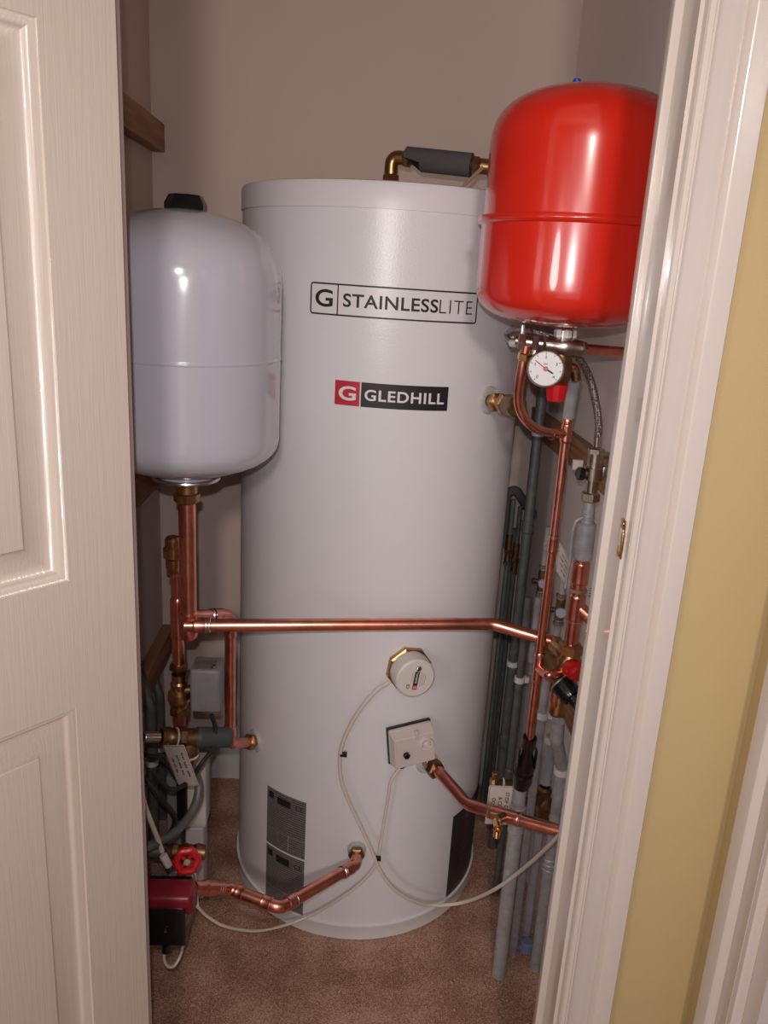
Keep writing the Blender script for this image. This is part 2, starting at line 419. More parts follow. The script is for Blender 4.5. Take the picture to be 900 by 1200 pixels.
# strike plate cut into the lining
Ps = atx(729, 631, XI)
T = thing('strike_plate', 'worn brass strike plate set into the right door frame, paint chipped round it', 'strike plate', (XI, Ps.y, Ps.z-.022))
bm = NB(); box(bm, XI-.0012, XI-.0002, Ps.y-.0075, Ps.y+.0075, Ps.z-.021, Ps.z+.021, .0004); pl = obj('plate', bm, M['brass'], T)
bm = NB(); box(bm, XI-.0020, XI-.0011, Ps.y-.005, Ps.y+.004, Ps.z-.0085, Ps.z+.0105); obj('latch_hole', bm, M['whitep'], T, 'pale latch recess')
bm = NB(); box(bm, XI-.0045, XI-.0011, Ps.y-.0115, Ps.y-.006, Ps.z-.013, Ps.z+.009, .001); obj('lip', bm, M['brightbrass'], T)
for dz in (-.0165, .0165):
    bm = NB(); cyl(bm, (XI-.0022, Ps.y, Ps.z+dz), (XI-.0008, Ps.y, Ps.z+dz), .003, 12); obj('screw', bm, M['brass'], T)

# ---------------------------------------------------------- door leaf (door_1)
ha = rad(41); HP = Vector((-.212, .79, 0))
U = Vector((-math.sin(ha), -math.cos(ha), 0)); N = Vector((math.cos(ha), -math.sin(ha), 0))   # along the leaf, out of its face
LW, LH = .50, 2.045
def dp(s, z, h=0): return HP+U*s+N*h+Z*z
ST = .072
panels = [(ST, LW-ST, 1.027, 1.505), (ST, LW-ST, .12, .890), (ST, LW-ST, 1.643, 1.90)]
prof = [(0, 0), (.0012, -.0022), (.0030, -.0030), (.0055, -.0042), (.0080, -.0068), (.0110, -.0102), (.0140, -.0118), (.0185, -.0120), (.036, -.0070), (.0400, -.0050), (.0408, -.0028), (.043, -.0026)]
bm = NB()
ss = [0, ST, LW-ST, LW]; zs = [0.01, .12, .890, 1.027, 1.505, 1.643, 1.90, LH]
V = {(i, j): bm.verts.new(dp(s, z)) for i, s in enumerate(ss) for j, z in enumerate(zs)}
for i in range(3):
    for j in range(7):
        if i == 1 and j in (1, 3, 5): continue
        bm.faces.new((V[i, j], V[i+1, j], V[i+1, j+1], V[i, j+1]))
Bk = {(i, j): bm.verts.new(dp(s, z, -.035)) for i, s in ((0, 0), (3, LW)) for j, z in ((0, zs[0]), (7, LH))}
bm.faces.new((Bk[0, 0], Bk[3, 0], Bk[3, 7], Bk[0, 7]))
bm.faces.new([V[0, j] for j in range(8)]+[Bk[0, 7], Bk[0, 0]]); bm.faces.new([V[3, j] for j in range(8)]+[Bk[3, 7], Bk[3, 0]])
bm.faces.new([V[i, 0] for i in range(4)]+[Bk[3, 0], Bk[0, 0]]); bm.faces.new([V[i, 7] for i in range(4)]+[Bk[3, 7], Bk[0, 7]])
leaf = struct('door_1', bm, M['door'])
for (s0, s1, z0, z1) in panels:
    bm = NB(); L = []
    for i, h in prof: L.append([bm.verts.new(dp(*q, h)) for q in ((s0+i, z0+i), (s1-i, z0+i), (s1-i, z1-i), (s0+i, z1-i))])
    for A, B in zip(L, L[1:]):
        for k in range(4): bm.faces.new((A[k], A[(k+1) % 4], B[(k+1) % 4], B[k]))
    bm.faces.new(L[-1])
    obj('door_panel', bm, M['door'], leaf, smooth=50)

# ---------------------------------------------------------- battens
def batten(y0, y1, xa, xb, z0, z1, label):
    bm = NB(); box(bm, xa, xb, y0, y1, z0, z1, .0015)
    return tag(obj('wooden_batten', bm, M['wood']), label, 'batten', 'pine battens on the cupboard walls')
batten(1.10, YB, XL, XL+.028, 1.555, 1.612, 'short pine shelf batten high on the left wall, above the white vessel')
batten(1.00, YB, XL, XL+.028, .842, .905, 'pine batten on the left wall just behind and below the white vessel')
batten(1.00, YB, XL, XL+.028, .375, .440, 'pine batten low on the left wall behind the grey pipes')
batten(.98, YB, XR-.018, XR, .985, 1.043, 'pine batten on the right wall behind the braided hose')
batten(.98, 1.60, XR-.018, XR, .52, .575, 'short pine batten low on the right wall beside the mixing valve')

# ============================================================ THE TANK
T = thing('hot_water_cylinder', 'tall pale grey hot water cylinder with black framed logo sticker on its front', 'water tank', (TX, TY, 0))
bm = NB(); lathe(bm, [(0, .035), (TR, .035), (TR, TH-.035), (0, TH-.035)], (TX, TY, 0), seg=160); obj('body', bm, M['tank'], T)
CAPZ = at(345, 238, TY-TR).z
bm = NB(); lathe(bm, [(TR+.0022, CAPZ), (TR+.0022, TH-.008), (TR-.001, TH-.002), (TR-.008, TH), (0, TH+.002)], (TX, TY, 0), seg=160)
lathe(bm, [(TR+.0022, CAPZ), (TR-.002, CAPZ)], (TX, TY, 0), seg=160)
obj('top_cap', bm, M['cap'], T)
bm = NB(); lathe(bm, [(0, 0), (TR-.003, 0), (TR+.0025, .004), (TR+.0030, .031), (TR+.0045, .034), (TR+.0045, .038), (TR-.001, .0392)], (TX, TY, 0), seg=160); obj('base_ring', bm, M['base'], T)

def arc_x(x, y): return tang(on_tank(x, y))*TR
def zt(x, y): return on_tank(x, y).z
# sticker 1
x0, x1 = arc_x(364, 350), arc_x(559, 360); zc0 = (zt(363, 368)+zt(558, 379))/2; zc1 = (zt(365, 329)+zt(560, 344))/2
H1 = zc1-zc0; T1 = ((x0+x1)/2, ((zt(558, 379)-zt(363, 368))+(zt(560, 344)-zt(365, 329)))/2/(x1-x0))
bm = NB(); grid(bm, x0-.001, x1+.001, zc0-.001, zc1+.001, 40, 2); st = obj('logo_sticker', bend(bm, .0004, T1), M['pale'], T, 'pale sticker with black frame and lettering', smooth=60)
bm = NB(); outline(bm, x0, x1, zc0, zc1, .005, .0026)
xd = arc_x(396, 350)
grid(bm, xd-.0011, xd+.0011, zc0+.001, zc1-.001, 1, 2); obj('border', bend(bm, .0009, T1), M['ink'], st, smooth=60)
bm = NB(); merge(bm, fit_text('G', x0+.0095, xd-.0085, zc0+H1*.25, zc1-H1*.20, .018))
xs_, xe_ = arc_x(402, 355), arc_x(553, 361); xm_ = arc_x(514, 358)
merge(bm, fit_text('STAINLESS', xs_, xm_-.0008, zc0+H1*.295, zc1-H1*.285, .018, 1.06))
merge(bm, fit_text('LITE', xm_+.0014, xe_, zc0+H1*.295, zc1-H1*.285, -.012, 1.1))
obj('lettering', bend(bm, .0009, T1), M['ink'], st, smooth=80)
bm = NB(); merge(bm, fit_text('TM', xe_-.002, xe_+.0026, zc0+.004, zc0+.006, 0)); obj('small_mark', bend(bm, .0009, T1), M['ink'], st, smooth=80)
# sticker 2
x0, x1 = arc_x(392, 462), arc_x(525, 468); a0 = (zt(392, 474)+zt(524, 482))/2; a1 = (zt(393, 444)+zt(526, 453))/2; H2 = a1-a0; T2 = ((x0+x1)/2, ((zt(524, 482)-zt(392, 474))+(zt(526, 453)-zt(393, 444)))/2/(x1-x0))
xd = arc_x(421.5, 462)
bm = NB(); grid(bm, x0, x1, a0, a1, 30, 2); st = obj('name_sticker', bend(bm, .0004, T2), M['pale'], T, 'small sticker with a red square and a black bar', smooth=60)
bm = NB(); grid(bm, x0+.0008, xd, a0+.0008, a1-.0008, 8, 2); obj('red_square', bend(bm, .0008, T2), M['logored'], st, smooth=60)
bm = NB(); grid(bm, xd+.0022, x1-.0008, a0+.0008, a1-.0008, 24, 2); obj('black_bar', bend(bm, .0008, T2), M['ink'], st, smooth=60)
bm = NB(); merge(bm, fit_text('G', x0+.0075, xd-.0062, a0+H2*.22, a1-H2*.22, .022))
merge(bm, fit_text('GLEDHILL', xd+.0085, x1-.0085, a0+H2*.28, a1-H2*.28, .020, 1.1)); obj('lettering', bend(bm, .0012, T2), M['pale'], st, 'white lettering', smooth=80)
# rating labels, lower left
lx0, lx1 = arc_x(313, 960), arc_x(358, 975)
for k, (ya, yb, yc, yd) in enumerate(((921, 987, 939, 1007), (989, 1058, 1009, 1072))):
    z1 = (zt(314, ya)+zt(357, yc))/2; z0 = (zt(314, yb)+zt(357, yd))/2
    w_ = lx1-lx0; h_ = z1-z0
    bm = NB(); grid(bm, lx0, lx1, z0, z1, 16, 2); lb = obj('rating_label', bend(bm, .0004), M['printgrey'], T, 'upper grey label of small print' if k == 0 else 'lower grey label of small print', smooth=60)
    bm = NB(); grid(bm, lx0+w_*.06, lx0+w_*.20, z1-h_*.17, z1-h_*.06, 4, 1); grid(bm, lx0+w_*.30, lx0+w_*.64, z1-h_*.21, z1-h_*.09, 6, 1)
    obj('black_mark', bend(bm, .0009), M['ink'], lb, smooth=60)
    bm = NB(); merge(bm, fit_text('CE', lx0+w_*.76, lx0+w_*.94, z1-h_*.19, z1-h_*.11, .01)); obj('lettering', bend(bm, .0009), M['ink'], lb, smooth=80)
    bm = NB(); grid(bm, lx0+w_*.02, lx0+w_*.98, z0+h_*.30, z0+h_*.302, 8, 1); grid(bm, lx0+w_*.60, lx0+w_*.605, z0+h_*.04, z0+h_*.28, 1, 2); obj('rule', bend(bm, .0009), M['pale'], lb, smooth=60)
# black label, lower right: slanting top edge hidden from the front by its own angle
bx0, bx1 = arc_x(527, 1000), arc_x(552, 985)+.06
zb0, zb1 = zt(522, 1052), zt(531, 957)
bm = NB(); grid(bm, bx0, bx1, zb0, zb1, 24, 2); bl = obj('black_label', bend(bm, .0005), M['labeldark'], T, 'tall black label wrapping the right side', smooth=60)
bm = NB(); hh = zb1-zb0; ww = bx1-bx0
for k in range(5):
    grid(bm, bx0+ww*.22, bx0+ww*(.75-.07*(k % 2)), zb0+hh*(.14+.10*k), zb0+hh*(.155+.10*k), 12, 1)
obj('small_print', bend(bm, .0010), mat('dim_print', (.12, .10, .10), .5), bl, smooth=60)
bm = NB(); grid(bm, bx0+ww*.16, bx0+ww*.55, zb0+hh*.70, zb0+hh*.76, 12, 1); obj('red_line', bend(bm, .0010), mat('dim_red_print', (.12, .01, .02), .5), bl, smooth=60)
bm = NB(); outline(bm, bx0+ww*.30, bx0+ww*.58, zb0+hh*.83, zb0+hh*.98, hh*.05, .0015); merge(bm, marks_bm(bx0+ww*.34, bx0+ww*.54, zb0+hh*.875, zb0+hh*.94, 1)); obj('emblem', bend(bm, .0010), mat('dim_white_print', (.30, .28, .28), .5), bl, smooth=80)

def tframe(x, y):
    P = on_tank(x, y); a = tang(P); n = Vector((math.sin(a), -math.cos(a), 0)); t = Vector((math.cos(a), math.sin(a), 0))
    return P, n, t
def collar(x, y, r=.022):
    """clear plastic flange round a boss, part of the tank"""
    P, n, t = tframe(x, y)
    bm = NB(); lathe(bm, [(0, .001), (r*.55, .001), (r*.6, .0035), (r*.82, .003), (r*.9, .001), (r*.97, .0035), (r, .001), (r, -.004)], P, n, 40); obj('plastic_collar', bm, M['clear'], T, 'clear plastic collar')
    bm = NB(); cyl(bm, P-n*.01, P+n*.012, .0115, 20); obj('boss', bm, M['steel'], T, 'threaded steel boss')
    return P, n, t
PB1 = collar(598, 395, .021)
PB2 = collar(573, 469, .026)
PBL = collar(299, 868, .024)
PBR = collar(500, 893, .024)
PBO = collar(418, 995, .019)

# immersion heater cap
P, n, t = tframe(478, 782)
T = thing('immersion_heater', 'round white immersion heater cap with brass nut, on the middle of the cylinder', 'heater', P)
bm = NB(); lathe(bm, [(.036, -.004), (.044, .0), (.044, .010), (.040, .012), (.036, .012)], P, n, 8, .3); obj('brass_nut', bm, M['brass'], T, smooth=20)
bm = NB(); lathe(bm, [(0, .0), (.0385, .0), (.0385, .040), (.0375, .0435), (.034, .0465), (0, .047)], P, n, 56); obj('cap', bm, M['whitep'], T)
fo = P+n*.0475; su = Z*math.cos(rad(8))+t*math.sin(rad(8)); st_ = t*math.cos(rad(8))-Z*math.sin(rad(8))
bm = NB(); nut(bm, fo+su*.022+n*.002, n, .0052, .005); obj('screw', bm, M['steel'], T)
bm = NB(); place(grid(bm, -.0045, .0045, -.012, .015, 1, 1), fo, st_, su, n, .0004); obj('label_bar', bm, M['ink'], T)
bm = NB(); place(grid(bm, -.0045, .0045, -.021, -.012, 1, 1), fo, st_, su, n, .0004); obj('red_square', bm, M['logored'], T)
bm = fit_text('GLEDHILL', -.009, .013, -.0018, .0018, .02); place(bm, fo+su*.001, su, -st_, n, .0009); obj('lettering', bm, M['pale'], T)
bm = fit_text('G', -.0024, .0024, -.0026, .0026, .02); place(bm, fo-su*.0165, su, -st_, n, .0009); obj('lettering', bm, M['pale'], T)
bm = fit_text('CE', -.0045, .0045, -.003, .003, .01); place(bm, fo-su*.0145-st_*.0135, su, -st_, n, .0006); obj('mark', bm, M['ink'], T)
bm = NB()
for k in range(3): grid(bm, .0085+.004*k, .0094+.004*k, -.015+.002*k, .014-.002*k, 1, 1)
grid(bm, -.0092, -.0084, -.006, .012, 1, 1)
place(bm, fo, st_, su, n, .0005); obj('small_print', bm, mat('grey_print', (.28, .26, .26), .6), T)

# thermostat box
P, n, t = tframe(478, 866)
tl = rad(6.5); bt = t*math.cos(tl)+Z*math.sin(tl); bu = Z*math.cos(tl)-t*math.sin(tl)
T = thing('cylinder_thermostat', 'square cream cylinder thermostat box with black button and small dial', 'thermostat', P-bu*.036)
bm = NB(); obox(bm, P+n*.0065, bt, bu, n, .089, .078, .008, .001); obj('back_plate', bm, M['black'], T, 'thin black back plate')
bm = NB(); obox(bm, P+n*.0135, bt, bu, n, .086, .075, .010, .003); obj('rear_case', bm, M['box'], T)
bm = NB()
hw, hh2 = .0425, .037
A = [bm.verts.new(P+bt*a+bu*b+n*.017) for a, b in ((-hw, -hh2), (hw, -hh2), (hw, hh2), (-hw, hh2))]
B = [bm.verts.new(P+bt*a+bu*b+n*.036) for a, b in ((-hw+.004, -hh2+.002), (hw-.001, -hh2+.002), (hw-.001, hh2-.010), (-hw+.004, hh2-.010))]
for k in range(4): bm.faces.new((A[k], A[(k+1) % 4], B[(k+1) % 4], B[k]))
bm.faces.new(A[::-1]); bm.faces.new(B)
bmesh.ops.bevel(bm, geom=bm.edges[:], offset=.002, segments=3, affect='EDGES')
obj('cover', bm, M['box'], T)
bm = NB(); obox(bm, P+bt*.006+bu*(hh2-.0085)+n*.0335, bt, bu, n, .006, .017, .010, .0015); obj('rib', bm, M['box'], T)
FC = P+n*.0365
bm = NB(); cyl(bm, FC-bt*.018-bu*.007, FC-bt*.018-bu*.007+n*.008, .0063, 28, .0058, .001); obj('button', bm, M['black'], T, 'round black button')
bm = NB(); lathe(bm, [(.0135, -.002), (.0135, .0015), (.0125, .0035), (.0118, .0035), (.0116, .0028), (0, .0030)], FC+bt*.0235+bu*.006, n, 40); dl = obj('dial', bm, M['dial'], T)
bm = NB()
for k in range(9):
    a = rad(-20+k*28)
    merge(bm, place(grid(NB(), -.0008, .0008, -.0008, .0008, 1, 1), FC+bt*(.0235+.0085*math.cos(a))+bu*(.006+.0085*math.sin(a)), bt, bu, n, .0034))
obj('dial_marks', bm, M['ink'], dl)
bm = NB(); cyl(bm, FC+bt*.0235+bu*.006+n*.002, FC+bt*.0235+bu*.006+n*.006, .0055, 20, .005, .0008); obj('spindle', bm, M['dial'], dl)
CG = P-bt*.022-bu*(hh2+.001)+n*.020
bm = NB(); lathe(bm, [(0, 0), (.0085, 0), (.0085, .004), (.006, .009), (0, .009)], CG+bu*.003, -bu, 20); obj('cable_gland', bm, M['black'], T)
bm = NB(); cyl(bm, P-bt*.040-bu*.034+n*.012, P-bt*.040-bu*.034+n*.0195, .0022, 12); obj('screw', bm, M['darkbrass'], T)

# ============================================================ VESSELS
WV = Vector((-.2525, 1.27, 0)); WR = .1455
def vessel(R, z0, z1, hb, ht, e=2.3, n=14, seam=None):
    """vessel profile: rounded ends of height hb (bottom) and ht (top), straight side between"""
    sd = lambda a: math.sin(a)**(2/e); cdn = lambda a: max(math.cos(a), 0)**(2/e)
    out = [(R*sd(math.pi/2*i/n), z0+hb*(1-cdn(math.pi/2*i/n))) for i in range(n+1)]
    zl, zh = z0+hb, z1-ht; mid = seam or []
    zs_ = mid[0][1] if mid else zh
    out += [(R, zl+(zs_-zl)*k/6) for k in range(1, 6)]+[(R, zs_-.002)] if mid else []
    out += mid; R2 = mid[-1][0] if mid else R; zt_ = mid[-1][1] if mid else zl
    out += [(R2, zt_+.002)]+[(R2, zt_+(zh-zt_)*k/6) for k in range(1, 6)]
    out += [(R2*sd(math.pi/2*i/n), z1-ht*(1-cdn(math.pi/2*i/n))) for i in range(n, -1, -1)]
    out[0] = (0, z0); out[-1] = (0, z1); return out
wz0, wz1 = 1.007, 1.402
zs1 = at(300, 427, WV.y-WR*.6).z
wprof = vessel(WR, wz0, wz1, .060, .100, 2.25, seam=[(WR, zs1-.002), (WR+.0010, zs1-.001), (WR+.0010, zs1+.001), (WR, zs1+.002)])
T = thing('white_expansion_vessel', 'glossy white round ended expansion vessel beside the door', 'pressure vessel', (WV.x, WV.y, wz0))
bm = NB(); lathe(bm, wprof, WV, seg=96); obj('shell', bm, M['white'], T, smooth=50)
bm = NB(); lathe(bm, [(0, -.01), (.031, -.01), (.031, .012), (.024, .024), (0, .025)], (WV.x+.004, WV.y, 1.397), Z, 8, .4); obj('valve_cap', bm, M['black'], T, 'black valve cap')
bm = NB(); sweep(bm, [Vector((WV.x+.050*math.cos(2*math.pi*i/36), WV.y+.050*math.sin(2*math.pi*i/36), wz0-.009)) for i in range(36)]+[Vector((WV.x+.050, WV.y, wz0-.009))], .0036, 10); obj('rim_ring', bm, M['steel'], T, 'shiny steel ring')
bm = NB(); lathe(bm, [(0, wz0-.012), (.046, wz0-.011), (.044, wz0-.002), (.030, wz0+.002)], WV, seg=36); obj('flange_plate', bm, M['white'], T)

RV = Vector((.306, 1.18, 0)); RR = .1305
rz0, rz1 = 1.268, 1.578
zb = at(640, 252, RV.y-RR).z
rprof = vessel(RR, rz0, rz1, .050, .080, 2.65, seam=[(RR, zb-.006), (RR+.0035, zb-.0050), (RR+.0062, zb-.0015), (RR+.0062, zb+.0015), (RR+.0035, zb+.005), (RR-.002, zb+.006)])
T = thing('red_expansion_vessel', 'glossy red expansion vessel with a raised band, high on the right', 'pressure vessel', (RV.x, RV.y, rz0))
bm = NB(); lathe(bm, rprof, RV, seg=96); obj('shell', bm, M['red'], T, smooth=40)
bp = at(676, 95, RV.y-.0); bm = NB(); cyl(bm, (bp.x, bp.y, rz1-.012), (bp.x, bp.y, rz1+.010), .0052, 16, bev=.001); obj('valve_cap', bm, M['bluecap'], T, 'small blue valve cap')
bpz = Vector((RV.x, RV.y, rz0))
bm = NB(); lathe(bm, [(.022, .002), (.019, -.001), (0, -.001)], bpz, seg=30); obj('port_plate', bm, M['redp'], T)

# ============================================================ PIPE KIT
def pipe(name, label, pts, r, m, R=.03, group=None, cat='pipe', seg=16, smoothpts=False):
    P0 = fillet(pts, R) if not smoothpts else spline(pts)
    T = thing(name, label, cat, pts[-1] if pts[-1].z < pts[0].z else pts[0], group)
    bm = NB(); sweep(bm, P0, r, seg); obj('tube', bm, m, T)
    return T
def sleeve(T, a, b, r, m, name='coupling', label=None, f0=0.0, f1=1.0, seg=20):
    a, b = Vector(a), Vector(b); d = (b-a); p, q = a+d*f0, a+d*f1; h = (q-p).length
    bm = NB(); lathe(bm, [(r*.86, 0), (r, h*.06), (r*1.02, h*.10), (r, h*.16), (r, h*.84), (r*1.02, h*.9), (r, h*.94), (r*.86, h)], p, q-p, seg)
    return obj(name, bm, m, T, label)
def ring(T, c, d, r, m, name='solder_ring', h=.0025):
    bm = NB(); d = Vector(d).normalized(); lathe(bm, [(r*.9, -h), (r, -h*.5), (r, h*.5), (r*.9, h)], c, d, 20); return obj(name, bm, m, T)
def nutp(T, c, d, r, h, m, name='nut'):
    bm = NB(); nut(bm, c, d, r, h); return obj(name, bm, m, T, smooth=20)
def cylp(T, name, a, b, r, m, label=None, r2=None, seg=24, bev=.0008):
    bm = NB(); cyl(bm, a, b, r, seg, r2, bev); return obj(name, bm, m, T, label)
def clip(T, c, d, r, toward, m=None):
    """white wall clip round a pipe with its foot towards the wall"""
    m = m or M['whitep']; bm = NB(); d = Vector(d).normalized(); lathe(bm, [(r*.98, -.006), (r+.003, -.006), (r+.003, .006), (r*.98, .006), (r*.98, -.006)], c, d, 24)
    tw = Vector(toward).normalized(); u = tw.cross(d).normalized(); obox(bm, Vector(c)+tw*(r+.0065), tw, u, d, .009, .012, .012, .001)
    return obj('pipe_clip', bm, m, T, 'white plastic clip')
def vline(xt, yt, yb, Y):
    """a plumb line through pixel (xt, yt) at depth Y, down to pixel row yb"""
    a = at(xt, yt, Y); lo, hi = -.5, 2.5
    for _ in range(40):
        mid = (lo+hi)/2; q = Vector((a.x, a.y, mid))-CAM; yy = 600-F*q.dot(UP)/q.dot(FW)
        if yy > yb: lo = mid
        else: hi = mid
    return a, Vector((a.x, a.y, (lo+hi)/2))

WD = Vector((1, 0, 0))
r28, r22, r15 = .0140, .0110, .0075

# ---- white vessel drop pipe (28 mm) with tee
a = at(214, 575, 1.27); a.x, a.y = WV.x, WV.y
vx, vy = WV.x, WV.y
def zv(y): # height on the vessel's axis for a pixel row
    lo, hi = 0, 1.5
    for _ in range(40):
        mid = (lo+hi)/2; q = Vector((vx, vy, mid))-CAM; yy = 600-F*q.dot(UP)/q.dot(FW)
        if yy > y: lo = mid
        else: hi = mid
    return (lo+hi)/2
VA = lambda y: Vector((vx, vy, zv(y)))
T = thing('copper_drop_pipe', 'thick copper pipe dropping straight down from the white vessel', 'pipe', VA(752))
bm = NB(); sweep(bm, [VA(580), VA(735)], r28, 20); obj('tube', bm, M['copper'], T)
bm = NB(); cyl(bm, Vector((vx, vy, wz0-.001)), VA(582), .017, 24, .017); lathe(bm, [(.0165, 0), (.021, .003), (.021, .015), (.0165, .018)], VA(589), Z, 8, .2); obj('compression_nut', bm, M['brass'], T, 'brass compression nut', smooth=20)
sleeve(T, VA(742), VA(716), r28+.0022, M['copper'], 'tee')
bm = NB(); lathe(bm, [(r28+.002, .010), (r28+.001, .002), (r28*.7, -.005), (0, -.007)], VA(746), Z, 20); obj('end_cap', bm, M['copper'], T)
VB = lambda y: vline(209, 760, y, 1.312)[1]

# ---- long horizontal copper pipe across the tank
M0 = at(216, 733, 1.27-.012); Mb = at(577, 731, 1.315); Me = at(648, 752, 1.285)
T = pipe('long_copper_pipe', 'long horizontal copper pipe crossing in front of the cylinder', [M0, Mb, Me], r22, M['copper'], .05)
d = (Mb-M0).normalized()
sleeve(T, M0+d*.014, M0+d*.040, r22+.0018, M['copper'], 'tee_branch')
for s in (.036, .041): ring(T, M0+d*s, d, r22+.0022, M['solder'])
# ---- branch to the tank's left boss
Qa = at(216, 722, 1.318); Qb = at(270, 720, 1.40); _, Qc = vline(270, 720, 872, 1.40)
Qd = PBL[0]+PBL[1]*.006
T = pipe('copper_loop_pipe', 'copper pipe looping down beside the cylinder to its lower left boss', [Qa, Qb, Qc, Qd], r22-.0005, M['copper'], .022)
d = (Qb-Qa).normalized(); ring(T, Qa+d*.062, d, r22+.0012, M['solder']); ring(T, Qa+d*.068, d, r22+.0012, M['black'], 'dark_joint')
sleeve(T, Qb-d*.045, Qb-d*.022, r22+.0015, M['copper'], 'elbow_socket')
sleeve(T, Qb-Z*.022, Qb-Z*.045, r22+.0015, M['copper'], 'elbow_socket')
sleeve(T, Qc+Z*.018, Qc+Z*.040, r22+.0015, M['copper'], 'elbow_socket')
d = (Qd-Qc).normalized(); nutp(T, Qd-d*.012, d, .0165, .016, M['brass'])
# ---- zone valve below the riser
T = thing('zone_valve', 'brass motorised zone valve with a grey box, on the rear riser under the white vessel', 'valve', VB(860))
for yy, rr, hh_ in ((781, .0170, .012), (833, .0175, .014)):
    bm = NB(); nut(bm, VB(yy), Z, rr, hh_); obj('union_nut', bm, M['darkbrass'], T, smooth=20)
bm = NB(); lathe(bm, [(.012, 0), (.013, .004), (.0125, .010), (.0165, .015), (.0200, .022), (.0208, .030), (.0195, .038), (.0135, .044), (.0150, .050), (.0150, .056), (.0125, .060), (.013, .074)], VB(833), Z, 24); obj('valve_body', bm, M['brass'], T)
cylp(T, 'lower_tail', VB(838), VB(862), .0108, mat('reddish_pipe', (.35, .06, .07), .35, .6))
bc = at(240, 811, 1.275)
bm = NB(); obox(bm, bc+Vector((0, .028, 0)), WD, Vector((0, 1, 0)), Z, .052, .056, .082, .005); ab = obj('actuator_box', bm, M['actuator'], T, 'grey actuator box')
bm = NB(); obox(bm, bc+Vector((-.002, .020, .0415)), WD, Vector((0, 1, .0)), Z, .036, .034, .0012, .0002); obj('box_label', bm, M['printwhite'], ab)
bm = NB(); cyl(bm, VB(808)+Vector((.01, 0, 0)), Vector((bc.x-.022, VB(808).y, VB(808).z)), .009, 16); obj('spindle_neck', bm, M['darkbrass'], T)
bm = NB(); cyl(bm, bc+Vector((.014, .01, .041)), bc+Vector((.014, .01, .047)), .004, 10); obj('manual_lever', bm, M['nickel'], ab)
cb = px([(248, 838, 1.285), (252, 852, 1.30), (250, 875, 1.29), (236, 895, 1.28), (222, 915, 1.24), (200, 925, 1.2), (178, 905, 1.15)])
T = thing('actuator_cable', 'black flex hanging from the grey valve box', 'cable', cb[3]); bm = NB(); sweep(bm, spline(cb), .0042, 10); obj('flex', bm, M['rubber'], T)
# ---- second riser behind the drop pipe, with a brass cap on top
T = thing('rear_copper_riser', 'copper riser with brass cap, mostly hidden behind the drop pipe', 'pipe', VB(785))
cylp(T, 'tube', VB(780), VB(670), .0108, M['copper'])
sleeve(T, VB(748), VB(700), .0128, M['copper'], 'tee')
bt0 = VB(672)+Vector((-.006, 0, 0))
bm = NB(); lathe(bm, [(0, .066), (.010, .066), (.0135, .061), (.0135, .050), (.0165, .046), (.0165, .030), (.0130, .026), (.0130, .012), (.0115, .008), (.0115, -.004)], bt0, Z, 16); obj('brass_fitting', bm, M['brass'], T)
# ---- horizontal assembly at the left
La, Lb = at(168, 864, 1.25), at(270, 864, 1.32)
d = (Lb-La).normalized(); L_ = (Lb-La).length
T = thing('cross_pipe_assembly', 'horizontal run of grey pipe and aged brass couplings below the zone valve', 'pipe', La)
sleeve(T, La, Lb, .0095, M['steel'], 'silver_stub', 'silver pipe stub', 0, .2)
sleeve(T, La, Lb, .0185, M['darkbrass'], 'brass_coupling', None, .19, .29)
sleeve(T, La, Lb, .0165, M['darkbrass'], 'brass_tee', None, .27, .66)
nutp(T, La+d*L_*.42, d, .0195, .014, M['darkbrass']); ring(T, La+d*L_*.36, d, .0178, M['cable'], 'string_loop', .0015)
sleeve(T, La, Lb, .0185, mat('dark_slate_lagging', (.05, .055, .06), .6), 'lagging', 'dark slate lagging', .58, 1.0)
bt_ = La+d*L_*.50
bm = NB(); lathe(bm, [(.013, 0), (.0165, -.010), (.0185, -.016), (.0185, -.026), (.013, -.032), (.012, -.048)], bt_-Z*.006, Z, 18); obj('tee_leg', bm, M['darkbrass'], T)
ring(T, bt_-Z*.036, Z, .0188, M['cable'], 'white_washer', .002)
hp = [bt_-Z*.045, at(233, 920, 1.28), at(226, 950, 1.25), at(205, 975, 1.20), at(182, 988, 1.15), at(160, 1000, 1.12)]
T = thing('grey_bent_pipe', 'grey pipe, darkened for shade, curving down to the left above the pump', 'pipe', hp[-1]); bm = NB(); sweep(bm, spline(hp), .0082, 14); obj('tube', bm, M['dgrey'], T)  # darker grey material carries the shade on this pipe
